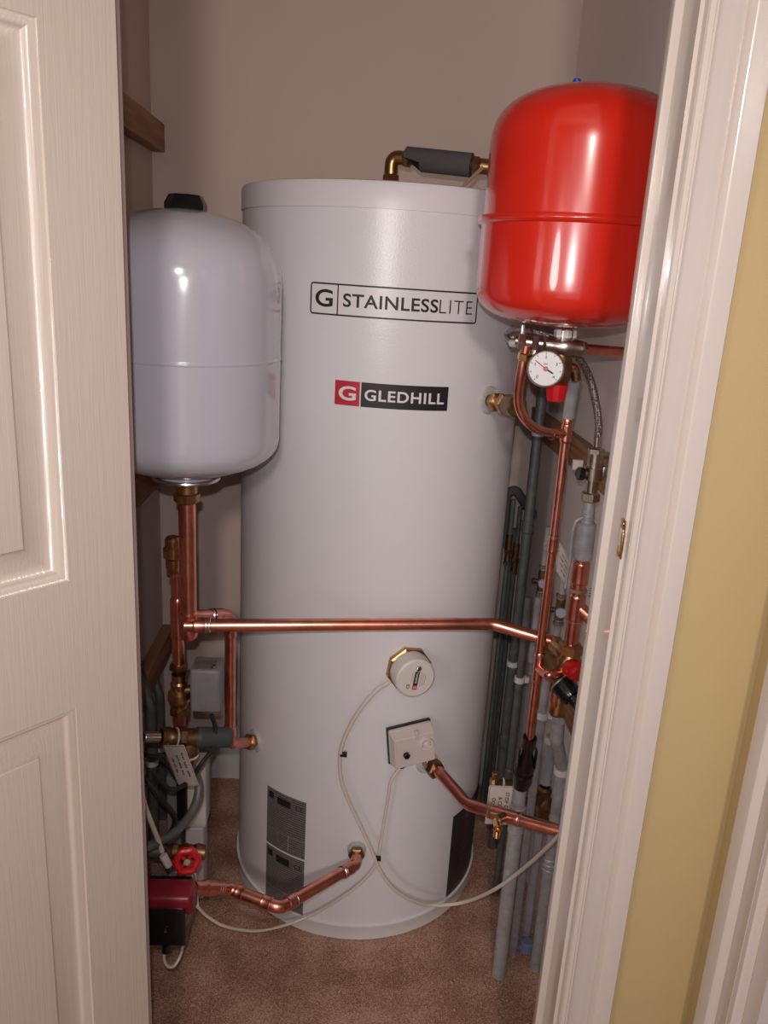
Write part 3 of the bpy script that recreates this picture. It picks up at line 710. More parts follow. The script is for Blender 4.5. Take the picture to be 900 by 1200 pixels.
# ---- card tag at the left
def card(name, label, corners, lines, m=None, str_from=None, vertical=False, thick=.0008):
    """hanging card: corners tl, tr, br, bl"""
    tl_, tr_, br_, bl_ = [Vector(c) for c in corners]; m = m or M['card']
    ax = ((tr_-tl_)+(br_-bl_))/2; ay = ((tl_-bl_)+(tr_-br_))/2; c = (tl_+tr_+br_+bl_)/4
    W, H = ax.length, ay.length; ax.normalize(); ay.normalize(); an = ax.cross(ay).normalized()
    if an.y > 0: an = -an
    T = thing(name, label, 'tag', c-ay*H/2, {'card_tag': 'printed card tags on the valves', 'paper_tag': 'handwritten paper tags on the right risers'}[name])
    bm = NB(); o = rrect(-W/2, W/2, -H/2, H/2, .003, 3, 2); A = [bm.verts.new((*p, 0)) for p in o]; B = [bm.verts.new((*p, -thick)) for p in o]
    bm.faces.new(A); bm.faces.new(B[::-1])
    for i in range(len(A)): bm.faces.new((A[i], B[i], B[(i+1) % len(A)], A[(i+1) % len(A)]))
    obj('card', place(bm, c, ax, ay, an), m, T)
    bm = NB(); outline(bm, -W/2+.0015, W/2-.0015, -H/2+.0015, H/2-.0015, .002, .0006); obj('printed_border', place(bm, c, ax, ay, an, .0004), M['ink'], T)
    bm = NB(); n_ = len(lines)
    for i, (s, fr) in enumerate(lines):
        if vertical:  # reads down the card
            x = W*(.26-.26*i); half = H*.36*fr
            t_ = marks_bm(-half, half, -W*.06, W*.06, 3) if s == '' else fit_text(s, -half, half, -W*.075, W*.075, .012)
            for v in t_.verts: v.co = Vector((x+v.co.y, -v.co.x, 0))
        else:
            t_ = marks_bm(-W*.4*fr, W*.4*fr, H*(.28-.17*i)-H*.03, H*(.28-.17*i)+H*.03, 2)
        merge(bm, t_)
    obj('lettering', place(bm, c, ax, ay, an, .0005), M['ink'], T)
    if str_from:
        bm = NB(); e = c+ay*H*.42; s0 = Vector(str_from); sweep(bm, [s0, (s0+e)/2+an*.006, e], .0007, 6); obj('string', bm, M['cable'], T)
    return T
card('card_tag', 'cream card tag hanging askew from the brass coupling at lower left',
     [at(191, 873, 1.215), at(215, 874, 1.182), at(233, 920, 1.215), at(209, 921, 1.248)], [('', .9), ('', .75), ('', .55)], str_from=La+d*L_*.30-Vector((0, .02, 0)), vertical=True)
# ---- grey pipes at far left
grp = 'grey pipes on the left wall'
for i, (x1, y1, yb, Y, r, lab) in enumerate(((176, 828, 1075, 1.62, .012, 'nearest grey pipe on the left wall, beside the door edge'), (187, 815, 1000, 1.74, .011, 'thin grey pipe by the corner of the left wall'), )):
    a, b = vline(x1, y1, yb, Y)
    k = Vector((0, .0, 0))
    T = thing('grey_wall_pipe', lab, 'pipe', (a.x, a.y, 0), grp)
    bm = NB(); sweep(bm, fillet([a+Vector((-.03, .02, .085)), a, Vector((a.x, a.y, 0))], .03), r, 14); obj('tube', bm, M['dgrey'], T)
    sleeve(T, a-Z*.09, a-Z*.12, r+.002, M['dgrey'])
    clip(T, a-Z*.14, Z, r, Vector((-1, 0, 0)))
ba = [at(150, 880, 1.3), at(172, 885, 1.28), at(190, 890, 1.27), at(205, 910, 1.3)]
T = thing('black_flex', 'upper black flex passing behind the card tag at lower left', 'cable', ba[-1], 'black flexes at lower left'); bm = NB(); sweep(bm, spline(ba), .004, 8); obj('flex', bm, M['rubber'], T)
ba = [at(150, 895, 1.3), at(172, 915, 1.28), at(190, 938, 1.27), at(205, 960, 1.3), at(196, 985, 1.32)]
T = thing('black_flex', 'lower black flex sloping down behind the grey bent pipe', 'cable', ba[-1], 'black flexes at lower left'); bm = NB(); sweep(bm, spline(ba), .0055, 8); obj('flex', bm, M['rubber'], T)
# ---- white casing behind the hose
WX0 = at(217, 965, 1.47).x; WX1 = at(238, 965, 1.47).x
T = thing('white_wiring_case', 'upright glossy white casing standing behind the grey bent pipe', 'casing', ((WX0+WX1)/2, 1.50, 0))
za, zm, zb2 = at(230, 900, 1.47).z, at(230, 970, 1.47).z, at(230, 1030, 1.47).z
bm = NB(); box(bm, WX0-.002, WX1+.006, 1.47, 1.53, zm, za, .004); obj('upper_case', bm, M['whitep'], T)
bm = NB(); box(bm, WX0, WX1, 1.468, 1.528, 0, zm-.001, .004); obj('lower_case', bm, M['whitep'], T)
bm = NB(); box(bm, WX0-.040, WX0-.012, 1.48, 1.52, 0, za-.03, .003); obj('side_case', bm, mat('blue_grey_casing', (.22, .24, .26), .5), T, 'blue grey strip casing')
bm = NB(); box(bm, WX0-.016, WX0+.006, 1.462, 1.51, zm+.02, za-.02, .003); obj('connector_block', bm, M['black'], T)
# ---- handwheel valve
HW = at(219, 1009, 1.15)
T = thing('handwheel_valve', 'small red handwheel of the valve just above the pump', 'valve', HW)
bm = NB(); c0 = HW; nn = (CAM-HW); nn = Vector((.25, -1, .35)).normalized(); u, v_, dd = frame(nn)
pts_ = []
for i in range(49):
    a = 2*math.pi*i/48; rr = .0172*(1+.06*math.cos(6*a)); pts_.append(c0+u*rr*math.cos(a)+v_*rr*math.sin(a))
sweep(bm, pts_, .0062, 10, False); obj('wheel_rim', bm, M['redp'], T)
bm = NB()
for k in range(4):
    a = rad(45+90*k); sweep(bm, [c0, c0+(u*math.cos(a)+v_*math.sin(a))*.017-nn*.001], .0030, 8)
obj('spoke', bm, M['redp'], T)
cylp(T, 'hub_nut', c0-nn*.004, c0+nn*.006, .0060, M['nickel'])
cylp(T, 'spindle', c0-nn*.035, c0, .0045, M['brass'])
vb = c0-nn*.042
bm = NB(); lathe(bm, [(0, -.034), (.012, -.034), (.015, -.02), (.012, -.012), (.015, 0), (.012, .012), (.015, .02), (.012, .034), (0, .034)], vb, Vector((1, 0, 0)), 16); obj('valve_body', bm, M['darkbrass'], T)
bm = NB(); sweep(bm, [vb, vb+Vector((-.06, .0, 0))], .010, 14); obj('tail_pipe', bm, M['dgrey'], T)
# ---- pump
PC = at(200, 1047, 1.13)
T = thing('circulating_pump', 'dark red circulating pump with black terminal box beside the door', 'pump', (PC.x, PC.y+.05, at(195, 1112, 1.1).z))
ax_ = Vector((0, 1, 0))
px0, px1 = at(160, 1047, 1.07).x, at(225, 1047, 1.07).x
pz0 = at(200, 1068, 1.07).z; pz1 = pz0+.026; pyb = atz(200, 1027, pz1).y
bm = NB(); box(bm, px0, px1, 1.07, pyb, pz0, pz1, .009); obj('motor_body', bm, M['pumpred'], T)
bm = NB(); lathe(bm, [(0, 0), (.020, 0), (.024, .006), (.024, .030), (.020, .036), (0, .036)], ((px0+px1)/2-.014, (1.09+pyb)/2, pz0-.004), Vector((1, 0, 0)), 32)
for v in bm.verts: v.co.x += .020
obj('volute', bm, M['pumpred'], T)
bx1 = at(217, 1090, 1.075).x; bz0, bz1 = at(195, 1110, 1.075).z, at(195, 1067, 1.075).z
bm = NB(); box(bm, px0, bx1, 1.075, 1.15, bz0, pz0+.002, .005); tb = obj('terminal_box', bm, M['black'], T, 'black terminal box')
s_ = at(194, 1091, 1.072); bm = NB(); cyl(bm, s_, s_-Vector((0, .002, 0)), .0025, 12); obj('screw', bm, M['steel'], tb)
g_ = at(195, 1112, 1.09); bm = NB(); cyl(bm, g_+Z*.012, g_-Z*.004, .008, 16); obj('cable_gland', bm, M['black'], tb)
lp = [g_+Z*.002, at(193, 1122, 1.09), at(200, 1134, 1.09), at(210, 1124, 1.10), at(215, 1100, 1.125), at(220, 1075, 1.16)]
lp = [at(195, 1112, 1.09), at(192, 1122, 1.09), at(196, 1132, 1.09), at(204, 1132, 1.095), at(212, 1118, 1.11), at(216, 1098, 1.16), at(222, 1075, 1.20)]
T = thing('pump_flex', 'short white cable looping below the pump', 'cable', lp[3]); bm = NB(); sweep(bm, spline(lp), .0024, 8); obj('sheath', bm, M['cable'], T)
# white bracket with ridges next to pump
ka = at(228, 1018, 1.17)
T = thing('white_bracket', 'thin white plastic bracket between the handwheel and the pump', 'bracket', at(230, 1065, 1.19))
bm = NB()
for dx in (0, 4.2): sweep(bm, fillet(px([(206+dx, 1022+dx*.6, 1.185), (225+dx, 1021+dx*.6, 1.185), (226+dx, 1040, 1.185), (228+dx, 1062, 1.185)]), .004), .0018, 8)
obj('bracket_rail', bm, M['cable'], T)
wr = px([(165, 925, 1.10), (172, 950, 1.12), (186, 986, 1.15), (190, 998, 1.155)])
T = thing('white_drain_tube', 'thin pale tube sloping down to the red handwheel', 'tube', wr[-1]); bm = NB(); sweep(bm, spline(wr), .0040, 8); obj('tube', bm, M['cable'], T)
bm = NB(); cyl(bm, at(191, 1002, 1.155), at(198, 1015, 1.155), .0068, 12, bev=.001); obj('end_plug', bm, M['whitep'], T)

# ---- low copper pipe from pump to tank
Po, no, to = PBO
O0 = at(226, 1040, 1.135); O1 = at(268, 1041, 1.20); O2 = at(328, 1064, 1.17)
O3 = Po+no*.040-Z*.004
T = pipe('low_copper_pipe', 'bent copper pipe running from the pump to the low boss on the cylinder', [O0, O1, O2, O3, Po+no*.008], .0112, M['copper'], .020)
d = (O1-O0).normalized(); sleeve(T, O0, O1, .0128, M['copper'], 'coupling', None, .25, .8)
for s in (.62, .68, .74): ring(T, O0+(O1-O0)*s, d, .0133, M['solder'], h=.0012)
dd = (O2-O1).normalized(); sleeve(T, O1+dd*.016, O1+dd*.03, .0125, M['copper']); sleeve(T, O2-dd*.035, O2-dd*.016, .0125, M['copper'], 'elbow_socket')
d3 = (O3-O2).normalized(); sleeve(T, O2+d3*.016, O2+d3*.036, .0125, M['copper'], 'elbow_socket'); ring(T, O2+d3*.037, d3, .0128, M['solder'])
sleeve(T, O3-d3*.038, O3-d3*.014, .0127, M['copper'], 'elbow_socket'); ring(T, O3-d3*.04, d3, .0129, M['solder'])
nutp(T, Po+no*.016, no, .0165, .012, M['darkbrass'])

# ---- cold feed pipe N from beside the thermostat to the right, with drain cock
Pr, nr, tr_ = PBR
Pr2, nr2, _ = tframe(505, 897)
N0 = Pr+nr*.010; N1 = at(515, 905, 1.355); N2 = at(548, 943, 1.285); N2b = at(590, 955, 1.24); N3 = at(690, 983, 1.155)
T = pipe('curved_copper_pipe', 'copper pipe curving from below the thermostat towards the right door frame', [N0, N1, N2, N2b, N3], .0112, M['copper'], .05)
nutp(T, N0+(N1-N0)*.55, N1-N0, .0185, .018, M['darkbrass'], 'brass_nut')
nd = (N3-N2b).normalized(); sleeve(T, N2b-nd*.028, N2b+nd*.034, .0125, M['copper'], 'tee')
ring(T, N2b-nd*.026, nd, .0131, M['solder']); ring(T, N2b+nd*.033, nd, .0131, M['solder'])
dk = N2b+nd*.004
e1 = at(583, 969, 1.195)
bm = NB(); cyl(bm, dk, e1+Vector((0, .012, .004)), .0085, 16); obj('drain_stub', bm, M['darkbrass'], T)
bm = NB(); cyl(bm, e1+Vector((0, .014, .002)), e1-Vector((0, .003, 0)), .0065, 16); lathe(bm, [(.0035, 0), (.0060, .001), (.0075, .003), (.006, .005), (.0035, .0055)], e1-Vector((0, .002, 0)), Vector((0, -1, 0)), 18); dc = obj('drain_cock', bm, M['brightbrass'], T, 'bright brass drain cock')
bm = NB(); e2 = e1-Z*.006
pf = [(.004, 0)]
for k in range(5): pf += [(.0062, -.001-k*.0032), (.0048, -.0030-k*.0032)]
lathe(bm, pf+[(0, -.018)], e2, Z, 16); obj('hose_tail', bm, M['brightbrass'], dc)

# ---- top of tank: brass elbow and lagged pipe
E0 = at(457.5, 214, 1.60); E0.z = TH+.001
_, b_ = vline(457.5, 214, 214, 1.60); E1 = Vector((E0.x, E0.y, at(462, 184, 1.60).z)); E2 = at(575, 196, 1.54)
T = thing('top_brass_elbow', 'brass elbow fitting with lagged pipe on top of the cylinder', 'pipe', E0)
cylp(T, 'riser', E0, E1, .0095, M['brass']); 
ez = E1-E0
bm = NB(); nut(bm, E0+ez*.42, Z, .0165, .014); obj('nut', bm, M['brass'], T, smooth=20)
for f in (.12, .22): ring(T, E0+ez*f, Z, .0102, M['steel'], h=.002)
d = (E2-E1).normalized()
bm = NB(); sweep(bm, fillet([E0+ez*.45, E1, E1+d*.035], .014), .0125, 16); obj('elbow', bm, M['brass'], T)
nutp(T, E1+d*.030, d, .0165, .013, M['brass'], 'elbow_nut')
cylp(T, 'inner_pipe', E1+d*.03, E2, .0108, M['darkbrass'])
sl = at(540, 190, 1.56)
bm = NB(); f0, f1 = E1+d*.040, E1+d*.150; sweep(bm, [f0, f0+(f1-f0)*.3, f1], .0205, 20); 
for v in bm.verts:
    s = (v.co-f0).dot(d)
    if s < .02 and v.co.z < (f0.z): v.co += d*.018
    if s < .02 and v.co.z >= f0.z: v.co -= d*.012
obj('foam_lagging', bm, M['foam'], T, 'dark grey foam lagging')
nutp(T, E1+d*.158, d, .0165, .014, M['brass'], 'end_nut'); sleeve(T, E1+d*.165, E1+d*.20, .0135, M['brass'], 'end_coupling')
bm = NB(); tp = [at(537, 217, 1.50), at(566, 196, 1.50)]; tp = [Vector((tp[0].x, tp[0].y, TH+.002)), tp[1]]
o_ = NB(); sweep(o_, [tp[0], tp[1]], .0035, 6); tag(obj('tape_strip', o_, M['tape']), 'thin tan strip leaning on the lagged pipe on top of the cylinder', 'strip')

# ============================================================ RIGHT SIDE
# ---- upper manifold under the red vessel
Y1 = 1.165
ma, mb = at(604, 399, Y1+.02), at(683, 409, Y1)
mc = Vector((RV.x, RV.y, 0)); 
T = thing('vessel_manifold', 'nickel plated manifold under the red vessel carrying the gauge', 'manifold', at(655, 440, Y1))
d = (mb-ma).normalized(); L_ = (mb-ma).length
sleeve(T, ma, mb, .0080, M['nickel'], 'body_tube', None, .0, 1.0)
for f, rr, hh_ in ((.10, .0125, .012), (.30, .0115, .010), (.44, .0120, .006)):
    bm = NB(); nut(bm, ma+(mb-ma)*f, d, rr, hh_); obj('union_nut', bm, M['nickel'], T, smooth=20)
cc = ma+(mb-ma)*.72
bm = NB(); lathe(bm, [(0, -.026), (.011, -.026), (.0125, -.014), (.016, -.006), (.016, .006), (.0125, .014), (.011, .026), (0, .026)], cc, d, 20); obj('tee_body', bm, M['nickel'], T)
tz = Vector((cc.x, cc.y, rz0-.002))
cylp(T, 'vessel_neck', cc, tz, .011, M['nickel'])
bm = NB(); nut(bm, tz-Z*.007, Z, .0165, .013); obj('collar_nut', bm, M['whitep'], T, smooth=20)
bm = NB(); obox(bm, (cc+tz)/2+Vector((0, -.010, .0)), WD, Vector((0, 1, 0)), Z, .017, .006, .024, .002); obj('flat', bm, M['nickel'], T)
lv = ma+(mb-ma)*.10
bm = NB(); obox(bm, lv+Z*.013, WD, Vector((0, 1, 0)), Z, .007, .007, .022, .001); obj('test_lever', bm, M['nickel'], T)
sc_ = ma+(mb-ma)*.30; bm = NB(); cyl(bm, sc_, sc_-Z*.020, .006, 12); obj('tail', bm, M['nickel'], T)
# safety valve body and red cap
sv = at(655, 434, Y1+.01)
bm = NB(); lathe(bm, [(0, .036), (.012, .034), (.0165, .020), (.019, .005), (.0175, -.010), (.013, -.024), (0, -.024)], sv, Z, 20); obj('safety_valve_body', bm, M['darkbrass'], T)
rc = at(653, 450, Y1-.012)
bm = NB(); lathe(bm, [(0, 0), (.0165, 0), (.0160, -.004), (.0125, -.024), (0, -.025)], rc, Z, 12); obj('relief_cap', bm, M['redp'], T, 'ribbed red relief cap', smooth=20)
bm = NB(); sweep(bm, spline([sv+Z*.004, at(672, 432, Y1+.01), at(675, 445, Y1+.012)]), .0075, 12); obj('outlet', bm, M['darkbrass'], T)
# gauge
gc = at(639.5, 432, Y1-.032); gn = (CAM-gc); gn = Vector((gn.x*.9-.05, gn.y, gn.z*.3)).normalized(); gu, gv, _ = frame(gn)
gx = (RT-gn*RT.dot(gn)).normalized(); gy = gn.cross(gx)
if gy.z < 0: gy = -gy
T = thing('pressure_gauge', 'small round white pressure gauge below the red vessel', 'gauge', gc-Z*.025)
bm = NB(); lathe(bm, [(0, -.018), (.018, -.018), (.0245, -.012), (.0262, .0), (.0262, .004), (.0248, .006), (.0235, .0045), (.0230, .0015)], gc, gn, 48); obj('case', bm, M['nickel'], T)
bm = NB(); lathe(bm, [(0, .0015), (.0232, .0015)], gc, gn, 40); fc = obj('dial_face', bm, M['face'], T)
bm = NB()
for k in range(9):
    a = rad(225-33.75*k); p0 = gc+gn*.0019
    q0, q1 = p0+(gx*math.cos(a)+gy*math.sin(a))*.0195, p0+(gx*math.cos(a)+gy*math.sin(a))*.0220
    sweep(bm, [q0, q1], .0004, 4)
for k, ch in ((0, '0'), (2, '1'), (4, '2'), (6, '3'), (8, '4')):
    a = rad(225-33.75*k); t_ = fit_text(ch, -.0014 if ch != '1' else -.0006, .0014 if ch != '1' else .0006, -.002, .002, .01)
    merge(bm, place(t_, gc+(gx*math.cos(a)+gy*math.sin(a))*.0160, gx, gy, gn, .0020))
t_ = fit_text('bar', -.0028, .0028, -.0014, .0014, .01); merge(bm, place(t_, gc+gy*.007, gx, gy, gn, .0020))
obj('scale', bm, M['ink'], fc)
bm = NB(); a = rad(142); sweep(bm, [gc+gn*.0028, gc+gn*.0028+(gx*math.cos(a)+gy*math.sin(a))*.0185], .0006, 6); obj('red_needle', bm, M['redp'], fc)
bm = NB(); a = rad(-32); sweep(bm, [gc+gn*.0030, gc+gn*.0030+(gx*math.cos(a)+gy*math.sin(a))*.0120], .0011, 6); obj('black_needle', bm, M['ink'], fc)
bm = NB(); cyl(bm, gc+gn*.002, gc+gn*.0042, .0033, 16, bev=.0005); obj('needle_hub', bm, M['redp'], fc)
bm = NB(); cyl(bm, gc-gn*.016, gc-gn*.036, .006, 12); obj('stem', bm, M['darkbrass'], T)

# ---- copper pipe right of the manifold
ca, cb_ = at(680, 408.5, Y1), at(748, 414, 1.22)
T = pipe('short_copper_pipe', 'short bright copper pipe running right from the manifold under the red vessel', [ca, cb_], r15, M['copper'], 0)
nutp(T, ca+(cb_-ca)*.02, cb_-ca, .0115, .008, M['nickel'])
# ---- braided hoses
h1 = [at(604, 398, 1.20), at(597, 396, 1.24), at(596, 389, 1.24), at(606, 386.5, 1.22), at(625, 388, 1.21), at(645, 394, 1.20)]
P1, n1, t1_ = PB1
h1 = [at(607, 402, 1.215), at(602, 402, 1.23), at(596, 398, 1.27), at(594, 391, 1.28), at(604, 387, 1.25), at(622, 387.5, 1.215), at(648, 394, 1.20)]
T = thing('braided_hose', 'short braided hose curling over the left end of the manifold', 'hose', h1[2], 'braided hoses under the red vessel')
bm = NB(); sweep(bm, spline(h1), .0042, 12); obj('braid', bm, M['braid'], T)
cylp(T, 'ferrule', at(600, 402, 1.235), at(608, 402.5, 1.21), .0062, M['steel'])
h2 = [at(672, 414, 1.20), at(682, 425, 1.21), at(692, 445, 1.22), at(698, 470, 1.225), at(701.5, 495, 1.225), at(700.5, 515, 1.225)]
T = thing('braided_hose', 'long braided filling hose curving down beside the right wall', 'hose', h2[-1], 'braided hoses under the red vessel')
bm = NB(); sweep(bm, spline(h2), .0058, 14); obj('braid', bm, M['braid'], T)
cylp(T, 'ferrule', at(700.5, 511, 1.225), at(699.5, 524, 1.225), .0066, M['steel'])
# ---- filling valve line under the hose
F0, F1 = vline(699.5, 524, 600, 1.225)
fl = lambda f: F0+(F1-F0)*f
T = thing('filling_valve', 'chrome filling valve with a black knob below the long braided hose', 'valve', F1)
cylp(T, 'upper_body', fl(.06), fl(.32), .0115, M['nickel'])
for f, rr, hh_ in ((.06, .0135, .010), (.76, .0150, .016)):
    bm = NB(); nut(bm, fl(f), Z, rr, hh_); obj('union_nut', bm, M['nickel'], T, smooth=20)
cylp(T, 'middle_body', fl(.30), fl(.5), .0145, M['nickel']); cylp(T, 'lower_body', fl(.46), fl(.74), .0098, M['steel'])
kb = fl(.40); kd = Vector((-1, -.25, 0)).normalized()
cylp(T, 'knob_neck', kb, kb+kd*.018, .0065, M['nickel']); bm = NB(); lathe(bm, [(0, 0), (.008, 0), (.0105, .003), (.0105, .010), (.008, .012), (0, .012)], kb+kd*.016, kd, 10); obj('knob', bm, M['black'], T, 'black knob', smooth=20)
wk = kb-kd*.012+Vector((.008, .0, 0)); bm = NB(); obox(bm, fl(.10)+Vector((.018, .0, .0)), WD, Vector((0, 1, 0)), Z, .022, .012, .006, .001); obox(bm, fl(.36)+Vector((.02, .0, .0)), WD, Vector((0, 1, 0)), Z, .018, .016, .020, .003); obj('side_port', bm, M['nickel'], T)
bm = NB(); wb = fl(.34)+Vector((-.018, .03, .0)); obox(bm, wb, WD, Vector((0, 1, 0)), Z, .016, .008, .016, .001); obj('wall_clip', bm, M['whitep'], T, 'small white clip')
# ---- grey reducer and pink copper below
G0, G1 = vline(691, 590, 690, 1.225)
G0 = Vector((F1.x, F1.y, F1.z+.004)); g = lambda y: vline(699.5, 524, y, 1.225)[1]
T = thing('grey_reducer_pipe', 'grey painted pipe widening to a thick socket below the filling valve', 'pipe', g(655))
cylp(T, 'thin_tube', g(588), g(616), .0085, M['grey'], r2=.0105)
cylp(T, 'socket', g(612), g(656), .0150, M['grey'], bev=.003)
ring(T, g(600), Z, .0103, M['grey'], 'ridge'); ring(T, g(607), Z, .0108, M['grey'], 'ridge'); ring(T, g(640), Z, .0156, M['grey'], 'ridge')
bm = NB(); wpt = [g(606)+Vector((-.010, -.004, 0)), g(612)+Vector((-.020, -.004, 0)), g(630)+Vector((-.022, -.002, 0)), g(655)+Vector((-.020, 0, 0)), g(690)+Vector((-.022, 0, 0))]
sweep(bm, spline(wpt), .0022, 8); obj('earth_wire', bm, M['grey'], T)
T = thing('copper_riser_with_branch', 'pinkish copper riser with a tee branching right, above the mixing valve', 'pipe', g(765))
cylp(T, 'tube', g(655), g(765), .0118, M['copper']); sleeve(T, g(658), g(684), .0136, M['copper'], 'reducer_socket')
bm = NB(); nut(bm, g(691), Z, .0150, .008); obj('ring_nut', bm, M['nickel'], T)
sleeve(T, g(696), g(728), .0140, M['copper'], 'tee'); ring(T, g(727), Z, .0144, M['solder'])
br0 = g(709); br1 = br0+Vector((.046, -.025, -.034)); cylp(T, 'branch', br0, br1, .0115, M['copper']); ring(T, br0+(br1-br0)*.42, br1-br0, .0122, M['solder'])
bm = NB(); 
for k in range(4): 
    q = g(693)+Vector((.016, -.006, .008-.004*k)); sweep(bm, [q, q+Vector((.010, 0, -.003 if k > 1 else .003))], .0009, 6)
obj('spring_clip', bm, M['nickel'], T)
# ---- grey pipe above the copper tee riser
K0, K1 = vline(664, 505, 868, 1.25)
kk = lambda y: vline(664, 505, y, 1.25)[1]
kt = kk(439); 
T = thing('grey_discharge_pipe', 'grey painted pipe between the red cap valve and the copper tee', 'pipe', kk(490))
bm = NB(); sweep(bm, [kk(489)+Vector((0, 0, 0)), at(674, 441, 1.225)], .0095, 16); obj('tube', bm, M['grey'], T)
ring(T, at(674, 445, 1.226), Vector((0, 0, 1)), .0108, M['grey'], 'ridge')
T = thing('copper_discharge_pipe', 'long straight copper pipe falling from the tee to the black tundish', 'pipe', K1)
cylp(T, 'tube', kk(490), K1, r15, M['copper'], bev=.0003); sleeve(T, kk(486), kk(494), .0092, M['copper']); ring(T, kk(489), Z, .0096, M['solder'])
sleeve(T, kk(496), kk(519), .0090, M['copper'], 'tee'); sleeve(T, kk(648), kk(628), .0088, M['copper'], 'coupling')
ring(T, kk(629), Z, .0091, M['solder']); sleeve(T, kk(764), kk(798), .0092, M['copper'], 'tee'); ring(T, kk(768), Z, .0096, M['solder'])
q0 = kk(783); q1 = at(643, 791, 1.205); q2 = at(655, 790, 1.215)
bm = NB(); sweep(bm, fillet([q0, q0+(q1-q0)*.7+Vector((0, 0, -.002)), q1, q2], .01), .0078, 14); obj('branch', bm, M['copper'], T)
# ---- relief pipe: copper from manifold, curving to the tee
l0 = sc_-Z*.016; l1 = at(613, 425, 1.18); l2 = at(607, 460, 1.19); l3 = at(611, 484, 1.20); l4 = at(632, 506, 1.225); l5 = kk(508)
T = pipe('bent_copper_pipe', 'copper pipe dropping from the manifold and curving right into the tee', [at(617, 405, 1.178), at(611, 435, 1.182), at(607.5, 462, 1.19), at(609, 478, 1.195), at(616, 492, 1.20), at(628, 502, 1.215), at(645, 507, 1.235), l5], r15-.0003, M['copper'], smoothpts=True)
bm = NB(); nut(bm, at(615, 418, 1.180), at(617, 405, 1.178)-l2, .0108, .013); obj('brass_nut', bm, M['brightbrass'], T, smooth=20)
ring(T, at(646, 509, 1.238), Vector((1, .6, 0)), .0088, M['copper'], 'socket_ring')
# ---- brass fitting on the tank's upper right boss
P2, n2, t2_ = PB2
fe = at(607, 477, 1.31); dx = (fe-P2).normalized()
T = thing('brass_relief_fitting', 'aged brass fitting screwed into the upper right boss of the cylinder', 'fitting', P2)
cylp(T, 'stem', P2+dx*.002, fe, .0105, M['brass'])
nutp(T, P2+dx*.038, dx, .0175, .014, M['brass']); nutp(T, P2+dx*.075, dx, .0165, .018, M['brass'])
L2 = (fe-P2).length
nutp(T, P2+dx*(L2*.60), dx, .019, .016, M['brass']); cylp(T, 'end_cap', P2+dx*(L2*.70), fe, .0178, M['darkbrass'], bev=.004)

# ---- tundish and waste pipe
w0 = at(618, 866, 1.25)
wv = lambda y: vline(611, 915, y, 1.28)[1]
T = thing('black_tundish', 'black plastic tundish on top of the thick grey waste pipe', 'tundish', wv(925))
tp0 = kk(864); tb_ = wv(922); dz = (tp0-tb_).length; ad = (tp0-tb_).normalized()
bm = NB(); lathe(bm, [(.0085, dz*.97), (.0095, dz), (.0125, dz), (.0125, dz*.82), (.0095, dz*.79), (.0105, dz*.70), (.0165, dz*.52), (.0185, dz*.46), (.0185, dz*.38), (.0135, dz*.35), (.0135, dz*.31), (.0180, dz*.29), (.0180, dz*.14), (.0150, dz*.02), (0, 0)], tb_, ad, 24); obj('body', bm, M['black'], T, smooth=25)
bm = NB()
for s in (-1, 1): obox(bm, tb_+ad*dz*.62+Vector((s*.0155, -.004, 0)), WD, Vector((0, 1, 0)), Z, .003, .010, .040, .001)
obj('side_rib', bm, M['black'], T)
T = thing('grey_waste_pipe', 'thick grey waste pipe standing on the carpet under the black tundish', 'pipe', wv(1150))
foot = wv(1143); foot.z = 0
cylp(T, 'upper_tube', wv(918), wv(965), .0115, M['grey']); cylp(T, 'socket', wv(944), wv(975), .0150, M['grey'], bev=.002); cylp(T, 'lower_tube', wv(970), foot, .0135, M['grey'])
for y in (951, 972): ring(T, wv(y), Z, .0156, M['grey'], 'ridge')
# ---- tag at the stop tap
card('card_tag', 'white printed card tag hanging from the stop tap behind the curved copper pipe',
     [at(573, 921, 1.30), at(603, 921, 1.305), at(597, 967, 1.30), at(568.5, 965, 1.295)], [('STOP COCK', .95), ('& COLD', .6), ('DOWN', .5)], str_from=at(590, 912, 1.31), vertical=True)
T = thing('brass_stop_tap', 'aged brass stop tap just left of the black tundish', 'tap', at(590, 918, 1.33))
cylp(T, 'body', at(576, 918, 1.33), at(612, 920, 1.345), .0095, M['darkbrass']); cylp(T, 'spindle', at(581, 918, 1.33), at(581, 905, 1.33), .0065, M['brass']); nutp(T, at(577, 918, 1.33), WD, .0120, .008, M['brass']); ring(T, at(590, 918, 1.335), WD, .0103, M['cable'], 'string_loop', .001)
# ---- brass valve to the right of the tundish, on its pipe
hx = lambda y: vline(641, 905, y, 1.374)[1]
T = thing('rear_grey_pipe', 'grey pipe with an aged brass stop valve behind the tundish', 'pipe', (hx(1000).x, hx(1000).y, 0))
ft = hx(1000).copy(); ft.z = 0
cylp(T, 'lower_tube', hx(965), ft, .0092, M['grey']); cylp(T, 'upper_tube', hx(862), hx(918), .0110, M['grey'])
bm = NB(); lathe(bm, [(.010, 0), (.0155, .004), (.0155, .020), (.013, .024), (.0175, .040), (.0185, .052), (.0175, .062), (.013, .070), (.0145, .088), (.010, .092)], hx(968), Z, 18); obj('stop_valve', bm, M['darkbrass'], T, 'aged brass stop valve')
bm = NB(); cyl(bm, hx(935), hx(935)+Vector((-.05, -.03, .006)), .011, 16); obj('side_outlet', bm, M['darkbrass'], T)
clip(T, hx(866), Z, .0110, WD)
